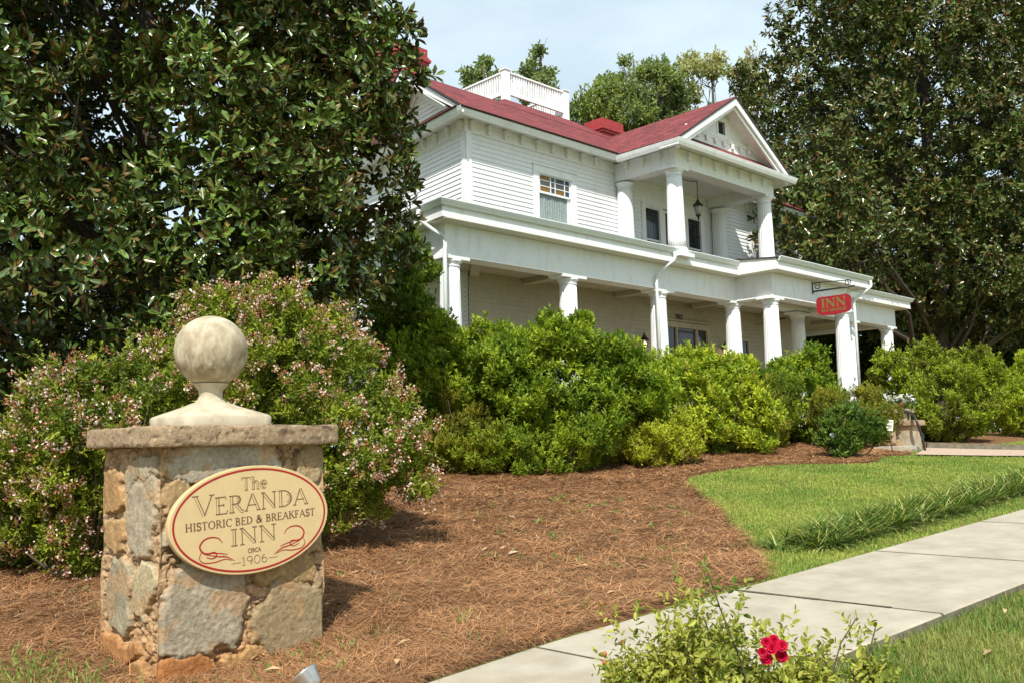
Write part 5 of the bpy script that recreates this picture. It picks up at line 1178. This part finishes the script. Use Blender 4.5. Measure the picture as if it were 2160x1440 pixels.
abelia('flowering shrub with pale pink blossoms left of the stone ball and pier', ((200, 950, 185, 0), (70, 1075, 125, .1), (120, 945, 100, .4), (320, 845, 110, .3), (170, 1120, 130, -.1), (260, 1080, 120, .1), (30, 985, 85, .3)), 9.2, 6600, (190, 1215), 800)
abelia('taller flowering shrub with pale pink blossoms right of the stone ball', ((600, 790, 165, .6), (480, 770, 150, .6), (700, 860, 150, .3), (770, 925, 110, .0), (855, 975, 62, -.2), (700, 980, 130, .0), (560, 710, 80, .7), (640, 690, 75, .7), (760, 1010, 90, -.2), (480, 950, 170, .4), (720, 770, 70, .2)), 10.0, 8600, (740, 1080), 1250)

# ---- rose bush in the foreground
E_ = []
for px, py, r, off in ((1480, 1405, 100, 0), (1360, 1465, 75, .05), (1650, 1465, 90, -.05), (1790, 1470, 80, .1), (1495, 1375, 50, .1), (1430, 1395, 42, .05), (1620, 1560, 170, 0), (1400, 1580, 160, 0), (1305, 1420, 38, 0), (1840, 1455, 42, .1), (1700, 1440, 45, .1)):
    d = 4.1+off; s_ = d/CAM['f']; E_.append((*at(px, py, d), r*s_, r*s_, r*s_))
fb = at(1580, 1500, 4.1); gz = float(ground_z(fb[0], fb[1]))
rose, T, Dr = shrub('rose_bush', 'low rose bush with one red flower cluster beside the sidewalk', 'rose bush', E_, 3900, 9, .038, .019, (.34, .34, .06), (.10, .16, .025), spread=(35, 85), shoot=.15, upb=.55, gz=gz, nsub=44, subr=(.3, .55), stems=60, base=tuple(fb[:2]), fringe=.18, yellow=.04, lo=.3, hi=1.1, cull=.6)
rs = MB()
for px, py in ((1612, 1352), (1634, 1348), (1655, 1360), (1602, 1374), (1628, 1366), (1655, 1383), (1614, 1392)):
    c = at(1630+(px-1630)*.78, 1366+(py-1366)*.9, 3.72+rng.uniform(-.02, .02)); nrm = unit(C-c+rng.normal(0, .8, 3)); x_ = unit(np.cross(nrm, [0, 0, 1.])); y_ = np.cross(nrm, x_)
    rs = MB(); bs_ = rng.uniform(.7, 1.08)
    for ring, (rr0, kk, sp0) in enumerate(((.027, 6, 80), (.022, 5, 55), (.015, 4, 28))):
        az_ = np.arange(kk)*2*math.pi/kk+ring*.5+rng.normal(0, .12, kk); a0 = math.radians(sp0)
        axs = unit(nrm*math.cos(a0)+(x_*np.cos(az_)[:, None]+y_*np.sin(az_)[:, None])*math.sin(a0)); V_, F_, _c, _m = leaf_geo(np.tile(c+nrm*.003*ring, (kk, 1)), axs, np.tile(nrm, (kk, 1)), np.full(kk, rr0*bs_), np.full(kk, rr0*bs_*1.15), np.ones((kk, 3)), fold=.22, droop=-.1, shape=(.42, .55))
        rs.add(V_, [tuple(f) for f in F_])
    rs.build('rose_bloom', M['rose'], rose)
for px, py in ((1262, 1320), (1290, 1318), (1300, 1340), (1258, 1392), (1275, 1372)):
    if 'hip' not in M: M['hip'] = mat('spent_rose', (.38, .13, .05), .7, .2)
    c = at(px, py, 4.1); c = T[np.argmin(((T-c)**2).sum(1))]+np.array([0, 0, .012]); hp = MB(); hp.smooth = True; hp.lathe([(.002, -.01), (.009, -.005), (.011, .002), (.007, .01), (.002, .014)], c, 7); hp.build('rose_hip', M['hip'], rose)


# ---- trees
def tree(name, label, center, big, nclump, clump_r, n_sh, k, L, W, tA, tB, foot, mater, trunk_r, limbs, spread=(30, 80), shoot=.2, upb=.45, group=None, lo=.45, hi=1.05, under=None, cull=.7, ell_lo=.6, gzc=None, fold=.18, droop=.12, jit=.25, brown=0., crown_top=None):
    root = thing(name, label, 'tree', foot, group)
    big = np.array(big, float)
    cp, cn = sample_env(big, nclump*4, ell_lo, 1.0, .8); cp = cp[:nclump]; r = rng.uniform(*clump_r, len(cp)); lob = np.concatenate([cp, np.stack([r, r, r*.75], 1)], 1)
    T, Nn = sample_env(lob, n_sh, lo, hi, cull); mk = T[:, 2] > tz(T[:, 0], T[:, 1])+.15; T, Nn = T[mk], Nn[mk]
    Dr = unit(Nn*(1-upb)+np.array([0, 0, upb])+rng.normal(0, .3, Nn.shape))
    pt = fbm(T*.9, 3, 45)[:, None]; mx_ = np.clip((pt-.5)*3+.5+rng.normal(0, .25, (len(T), 1)), 0, 1); tint = np.array(tA)*mx_+np.array(tB)*(1-mx_)
    wv = whorls(T, Dr, k, L, W, spread, shoot, tint, jit)
    if under is not None:
        un = np.where(rng.random((len(wv[0]), 1)) < .45, np.array(under), np.array([.085, .10, .028]))*rng.uniform(.6, 1.5, (len(wv[0]), 1)); cl_ = wv[5].copy()
        yb = rng.random(len(cl_)) < brown; cl_[yb] = np.array([.16, .12, .025])*rng.uniform(.6, 1.3, (yb.sum(), 1)); wv = wv[:5]+(cl_,)
        V, F, CC, MI = leaf_geo(*wv, fold=fold, droop=droop, under=un, shape=(.30, .48))
        np_mesh('crown', V, F, [M[mater], M['leaf_under']], root, col=np.clip(CC, 0, 1), smooth=True, mi=MI)
    else:
        V, F, CC, MI = leaf_geo(*wv, fold=fold, droop=droop); np_mesh('crown', V, F, M[mater], root, col=np.clip(CC, 0, 1), smooth=False)
    wd = MB(); ft = np.array(foot, float); ctr = np.array(center, float); top = np.array([ctr[0], ctr[1], (big[:, 2]+big[:, 5]*.8).max()])
    tk = [ft+(top-ft)*u+np.array([math.sin(u*5)*.12, math.cos(u*4)*.1-.1, 0])*trunk_r*3 for u in np.linspace(0, 1, 9)]
    wd.tube([ft-(0, 0, .3)]+tk, [trunk_r*1.5, trunk_r*1.25]+list(np.linspace(trunk_r, trunk_r*.15, 8)), 10)
    idx = rng.choice(len(cp), min(limbs, len(cp)), replace=False)
    for i in idx:
        tp = cp[i]; u = np.clip((tp[2]-ft[2])/(top[2]-ft[2])-.18, .06, .9); b = ft+(top-ft)*u; grow_wood(wd, b, [tp], trunk_r*.32*(1.1-u), .012, n=6)
        for j in range(2):
            e2 = tp+rng.normal(0, 1, 3)*r[i]*.7; grow_wood(wd, tp*.7+b*.3, [e2], trunk_r*.10, .008, n=5)
    wd.build('trunk', M['bark'], root)
    return root
MG1, MG2, MU = (.105, .185, .022), (.032, .075, .010), (.11, .05, .018)
cL = at(300, 380, 14.2); gL = float(tz(cL[0], cL[1]))
big = [(cL[0], cL[1], 6.3, 3.75, 3.6, 3.4), (cL[0], cL[1], 9.0, 3.35, 3.3, 3.2), (cL[0]-.6, cL[1], 3.4, 3.6, 3.3, 2.6), (*at(560, 480, 13.6), 1.9, 1.9, 1.6), (*at(60, 600, 13.0), 2.6, 2.4, 2.4), (*at(680, 200, 14.0), .95, 1.1, 1.4), (*at(730, 335, 14.0), .75, .9, .8), (*at(650, 80, 14.2), .9, 1., 1.1)]
tree('magnolia_tree', 'huge glossy dark green magnolia filling the left of the picture', cL, big, 460, (.5, .95), 27500, 8, .165, .07, MG1, MG2, (cL[0], cL[1], gL), 'leaf_gloss', .24, 60, spread=(32, 78), shoot=.12, upb=.12, under=MU, cull=.7, brown=.06, ell_lo=.45, fold=.20, droop=.10)
DR = 42.; cR = at(1950, 350, DR); gR = float(tz(cR[0], cR[1])); sR = DR/CAM['f']
big = [(*at(px, py, DR+o), a*sR, min(a*sR, 5.2), b*sR) for px, py, o, a, b in ((1960, 380, 0, 320, 330), (1940, 120, 0, 260, 260), (1765, 490, -1, 120, 130), (1795, 250, -.5, 150, 170), (2150, 500, 0, 200, 220), (1785, 90, 0, 115, 130), (2000, 600, -.5, 190, 110), (1850, 560, -.5, 110, 120), (2080, 420, .5, 160, 180), (1970, -100, 0, 220, 170), (1690, 560, -.5, 60, 60), (1665, 235, -.5, 85, 90), (1690, 400, -.5, 85, 90))]+[(*at(px, py, 33.2), a*33.2/CAM['f'], a*33.2/CAM['f'], b*33.2/CAM['f']) for px, py, a, b in ((1735, 430, 62, 70), (1775, 500, 55, 45), (1700, 360, 45, 50))]+[(*at(px, py, 30.4), a*30.4/CAM['f'], a*30.4/CAM['f']*.8, b*30.4/CAM['f']) for px, py, a, b in ((1705, 425, 50, 62), (1712, 500, 46, 40), (1760, 470, 45, 50))]
tree('magnolia_tree', 'tall dense magnolia rising behind the right end of the house', cR, big, 620, (1.0, 1.8), 44000, 8, .26, .115, (.10, .17, .022), (.032, .07, .011), (cR[0], cR[1], gR), 'leaf_gloss', .42, 60, spread=(32, 78), shoot=.2, upb=.12, under=MU, cull=.7, brown=.06, ell_lo=.45, fold=.20, droop=.10)
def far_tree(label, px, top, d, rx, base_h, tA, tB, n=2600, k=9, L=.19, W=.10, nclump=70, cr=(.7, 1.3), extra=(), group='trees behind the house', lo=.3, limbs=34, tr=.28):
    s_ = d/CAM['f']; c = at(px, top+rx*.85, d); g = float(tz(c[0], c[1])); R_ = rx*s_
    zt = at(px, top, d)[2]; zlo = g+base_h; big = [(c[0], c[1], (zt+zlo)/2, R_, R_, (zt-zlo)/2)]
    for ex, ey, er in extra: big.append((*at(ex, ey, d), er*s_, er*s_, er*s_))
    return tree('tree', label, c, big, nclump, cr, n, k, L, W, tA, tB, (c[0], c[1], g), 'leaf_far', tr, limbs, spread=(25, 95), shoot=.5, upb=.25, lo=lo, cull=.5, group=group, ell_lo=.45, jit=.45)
FG1, FG2 = (.27, .32, .11), (.15, .20, .08)
far_tree('thin topped tree showing left of the roof railing', 1020, 108, 42, 66, 10, FG1, FG2, 1300, nclump=48, cr=(.22, .5), L=.2)
far_tree('tree with open crown behind the roof railing', 1140, 98, 42, 60, 10, FG1, FG2, 1300, nclump=48, cr=(.22, .5), L=.2)
far_tree('tall leafy tree behind the portico ridge', 1335, 78, 46, 85, 8, FG1, FG2, 2300, extra=((1290, 230, 90), (1370, 190, 75)), nclump=90, cr=(.35, .8))
far_tree('lower dense green tree right of the roof railing', 1225, 185, 44, 75, 5, (.26, .30, .06), FG2, 2600, extra=((1290, 250, 70),))
far_tree('green tree filling the gap behind the portico roof', 1440, 165, 47, 80, 5, FG1, FG2, 2400, extra=((1400, 230, 70),), nclump=70, cr=(.4, .9))
far_tree('yellowing tree between the leafy tree and the right magnolia', 1500, 105, 50, 95, 8, (.44, .42, .20), (.27, .30, .13), 2600, extra=((1440, 190, 75), (1540, 190, 70)), nclump=60, cr=(.5, 1.0))
far_tree('half bare tree beside the right magnolia', 1590, 95, 52, 60, 8, (.42, .34, .2), (.28, .24, .12), 420, nclump=44, limbs=44, cr=(.6, 1.1), tr=.2)
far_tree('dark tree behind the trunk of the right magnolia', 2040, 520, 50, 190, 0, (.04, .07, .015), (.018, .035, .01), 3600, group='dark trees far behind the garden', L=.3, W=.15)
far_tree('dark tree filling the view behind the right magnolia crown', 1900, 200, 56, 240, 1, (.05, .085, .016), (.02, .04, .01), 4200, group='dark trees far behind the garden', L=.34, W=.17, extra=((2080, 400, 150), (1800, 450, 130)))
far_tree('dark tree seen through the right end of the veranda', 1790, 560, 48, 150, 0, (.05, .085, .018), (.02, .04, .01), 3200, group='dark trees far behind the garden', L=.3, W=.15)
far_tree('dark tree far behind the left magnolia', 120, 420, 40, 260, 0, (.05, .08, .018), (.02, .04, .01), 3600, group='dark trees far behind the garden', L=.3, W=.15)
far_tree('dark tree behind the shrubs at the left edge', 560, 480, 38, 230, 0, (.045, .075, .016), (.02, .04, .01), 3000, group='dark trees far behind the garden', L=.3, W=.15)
E_ = [(*at(10, 920, 17), .9, .8, .75), (*at(-60, 900, 17.4), 1.0, .8, .9)]
shrub('shrub', 'dark green shrub at the left edge beyond the flowering bush', 'shrub', E_, 2200, 9, .08, .03, DK1, DK2, gz=float(tz(*at(10, 920, 17)[:2])), nsub=30)
# far wood closing the view at ground level
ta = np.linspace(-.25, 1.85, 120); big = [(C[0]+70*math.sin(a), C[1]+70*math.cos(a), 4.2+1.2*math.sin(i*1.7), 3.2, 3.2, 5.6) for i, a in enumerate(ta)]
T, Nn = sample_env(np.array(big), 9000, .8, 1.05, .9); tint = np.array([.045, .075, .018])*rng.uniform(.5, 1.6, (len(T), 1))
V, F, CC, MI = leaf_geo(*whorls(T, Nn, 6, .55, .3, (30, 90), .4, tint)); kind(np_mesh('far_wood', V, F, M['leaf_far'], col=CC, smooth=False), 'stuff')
# ================================================================ SMALL THINGS
def P3(px, py): p = onT(px, py); return p
# stone post beside the front steps, with handrail
pb = P3(1936, 950); post = thing('stone_post', 'low fieldstone post with a slab top beside the front steps', 'post', pb)
x0, y0, z0 = pb; hz = at(1936, 885, dep(pb))[2]
Vv, Ff, V0 = rough_box(x0-.21, x0+.21, y0-.02, y0+.4, z0-.1, hz-.12, .03, .015, 31, .03); n1 = fbm(V0*6, 4, 3)[:, None]; mrt = (fbm(V0*np.array([5, 5, 7]), 3, 12) > .5)[:, None]
np_mesh('shaft', Vv, Ff, M['stone'], post, col=np.where(mrt, np.array([.50, .36, .22]), np.array([.42, .36, .27]))*(.75+.5*n1))
Vv, Ff, V0 = rough_box(x0-.29, x0+.29, y0-.1, y0+.48, hz-.12, hz, .03, .01, 35, .02); np_mesh('cap_slab', Vv, Ff, M['slab'], post, col=np.array([.42, .31, .2])*(.7+.6*fbm(V0*7, 4, 3)[:, None]))
pb2 = np.array([x0+1.55, y0+1.6, float(tz(x0+1.5, y0+1.6))]); hz2 = at(1900, 862, dep(pb2))[2]; c2 = at(1898, 880, dep(pb2)); pb2[:2] = c2[:2]
post2 = thing('stone_post', 'farther stone post behind the hedge carrying white flowers', 'post', pb2)
Vv, Ff, V0 = rough_box(pb2[0]-.22, pb2[0]+.22, pb2[1]-.2, pb2[1]+.2, pb2[2]-.1, hz2-.1, .04, .015, 41, .03); np_mesh('shaft', Vv, Ff, M['stone'], post2, col=np.array([.46, .36, .24])*(.7+.6*fbm(V0*7, 4, 3)[:, None]))
Vv, Ff, V0 = rough_box(pb2[0]-.3, pb2[0]+.3, pb2[1]-.28, pb2[1]+.28, hz2-.1, hz2, .04, .01, 45, .02); np_mesh('cap_slab', Vv, Ff, M['slab'], post2, col=np.array([.42, .33, .22])*(.7+.6*fbm(V0*7, 4, 3)[:, None]))
fl = thing('flower_pot', 'pot of white flowers standing on the farther stone post', 'flower pot', (pb2[0], pb2[1], hz2))
b = MB(); b.lathe([(.10, 0), (.15, .13), (.16, .15), (.14, .155)], (pb2[0], pb2[1], hz2+.002), 16); M['terracotta'] = mat('terracotta', (.35, .16, .09), .8, .2); b.build('pot', M['terracotta'], fl)
T = np.array([pb2[0], pb2[1], hz2+.24])+rng.normal(0, 1, (70, 3))*np.array([.17, .17, .05]); V, F, CC, MI = leaf_geo(*whorls(T, rng.normal(0, .4, T.shape)+np.array([0, 0, 1]), 5, .055, .05, (60, 95), .01, np.tile([[.8, .8, .74]], (70, 1)))); np_mesh('blossoms', V, F, M['petal'], fl, col=np.clip(CC, 0, .85))
T2 = T-np.array([0, 0, .08]); V, F, CC, MI = leaf_geo(*whorls(T2, rng.normal(0, .6, T.shape)+np.array([0, 0, .5]), 6, .07, .03, (30, 90), .03, np.tile([[.08, .15, .03]], (70, 1)))); np_mesh('foliage', V, F, M['leaf'], fl, col=np.clip(CC, 0, .85))
hr = thing('handrail', 'dark iron handrail slanting in front of the stone post', 'handrail', (x0+.1, y0-.25, z0))
q = [at(1952, 951, dep(pb)-.5), at(1944, 918, dep(pb)-.45), at(1930, 880, dep(pb)-.35), at(1915, 868, dep(pb)+.3), at(1897, 866, dep(pb)+1.3)]
b = MB(); b.tube(smooth_path(q), .028, 8); b.build('rail', M['iron'], hr)
b = MB(); q2 = q[1]; b.tube([q2+(0, 0, .0), q2+(.05, .0, .06), q2+(.11, 0, .02), q2+(.09, 0, -.06), q2+(.03, 0, -.09)], .014, 6); b.build('scroll', M['iron'], hr)
b = MB(); p_ = q[3]; b.tube([p_, (p_[0], p_[1], float(tz(p_[0], p_[1])))], .02, 8); b.build('baluster', M['iron'], hr)
# step stone at the walk
sb = P3(1912, 952); st = thing('stone_step', 'pale stone step at the head of the brick walk', 'step', sb)
Vv, Ff, V0 = rough_box(sb[0]-.55, sb[0]+.5, sb[1]-.12, sb[1]+.5, sb[2]-.08, sb[2]+.13, .05, .008, 51, .02); np_mesh('step_block', Vv, Ff, M['stone'], st, col=np.array([.46, .42, .34])*(.75+.5*fbm(V0*6, 4, 3)[:, None]))
# card on a stake reading 27
cb_ = P3(1884, 957); dC = dep(cb_); cc_ = at(1877, 896, dC); tl_ = R(-7); card = thing('number_card', 'pale card on a thin stake printed with the number 27', 'sign', cb_)
nv = unit(np.array([C[0]-cc_[0], C[1]-cc_[1], 0])); sx = np.array([-nv[1], nv[0], 0]); sx = sx if sx @ RT > 0 else -sx
ux = sx*math.cos(tl_)+np.array([0, 0, 1])*math.sin(tl_); uz = -sx*math.sin(tl_)+np.array([0, 0, 1])*math.cos(tl_)
hw_, hh_ = 6.6*dC/CAM['f'], 11.5*dC/CAM['f']
b = MB(); b.prism([cc_+ux*i*hw_+uz*j*hh_ for i, j in ((-1, -1), (1, -1), (1, 1), (-1, 1))], -nv*.012); b.build('board', M['card'], card)
b = MB(); plc = lambda q, l: tuple(cc_+ux*q[0]+uz*q[1]+nv*(l+.001)); write(b, '27', 0, -hh_*.62, hh_*.62, hw_*1.15, plc, tw=.2, nw=.1)
for pts in ([(-.05, hh_*.45), (-.02, hh_*.72), (.01, hh_*.5)], [(.02, hh_*.42), (.045, hh_*.7)], [(-.07, hh_*.75), (-.05, hh_*.6)]): poly_stroke(b, pts, .012, plc, .001)
b.build('lettering', M['black_print'], card)
b = MB(); b.tube([cc_-uz*hh_-nv*.006, cb_-(0, 0, .1)], .012, 6); b.build('stake', M['stem'], card)
# white globe light by the small shrub
gb = P3(1749, 969); dG = dep(gb)-.0; gc = at(1757, 919, dG); gl = thing('globe_light', 'small white garden light on a short stake beside the lone shrub', 'garden light', gb)
b = MB(); b.smooth = True; r_ = 7.5*dG/CAM['f']; b.lathe([(r_*math.sin(R(a))+.0005, -r_*math.cos(R(a))) for a in range(0, 181, 15)], gc, 18); b.build('globe', M['plastic_white'], gl)
b = MB(); b.tube([gc-(0, 0, r_*.9), gb-(0, 0, .1)], .015, 8); b.build('stake', M['iron'], gl)
# metal flood light in front of the pier, aimed up at the sign
dS = 5.55; fc = at(648, 1432, dS); fd = unit(np.array([-.35, .9, .95])); fg = float(tz(fc[0], fc[1])); fd_root = thing('flood_light', 'silver metal bell shaped flood light in the straw before the pier', 'flood light', (fc[0], fc[1], fg))
def bell(mb, c, d, prof, n=28):
    x_ = unit(np.cross(d, [0, 0, 1.])); y_ = np.cross(d, x_); vs = []; fs = []
    for r_, t_ in prof:
        for k in range(n): a = 2*math.pi*k/n; vs.append(c+d*t_+(x_*math.cos(a)+y_*math.sin(a))*r_)
    for i in range(len(prof)-1):
        for k in range(n): fs.append((i*n+k, i*n+(k+1) % n, (i+1)*n+(k+1) % n, (i+1)*n+k))
    mb.smooth = True; mb.add(vs, fs)
b = MB(); bell(b, fc, fd, [(.001, -.20), (.035, -.19), (.04, -.12), (.055, -.08), (.085, .02), (.092, .03), (.092, .036), (.084, .036), (.05, -.06), (.02, -.10)]); b.build('reflector', M['metal'], fd_root)
b = MB(); bell(b, fc, fd, [(.0005, .0), (.045, -.01), (.06, -.03)]); b.build('bulb_face', M['lantern_glass'], fd_root)
b = MB(); b.tube([fc-fd*.12, fc-fd*.2-(0, 0, .05), (fc[0], fc[1], fg-.1)], .012, 8); b.build('stake', M['iron'], fd_root)
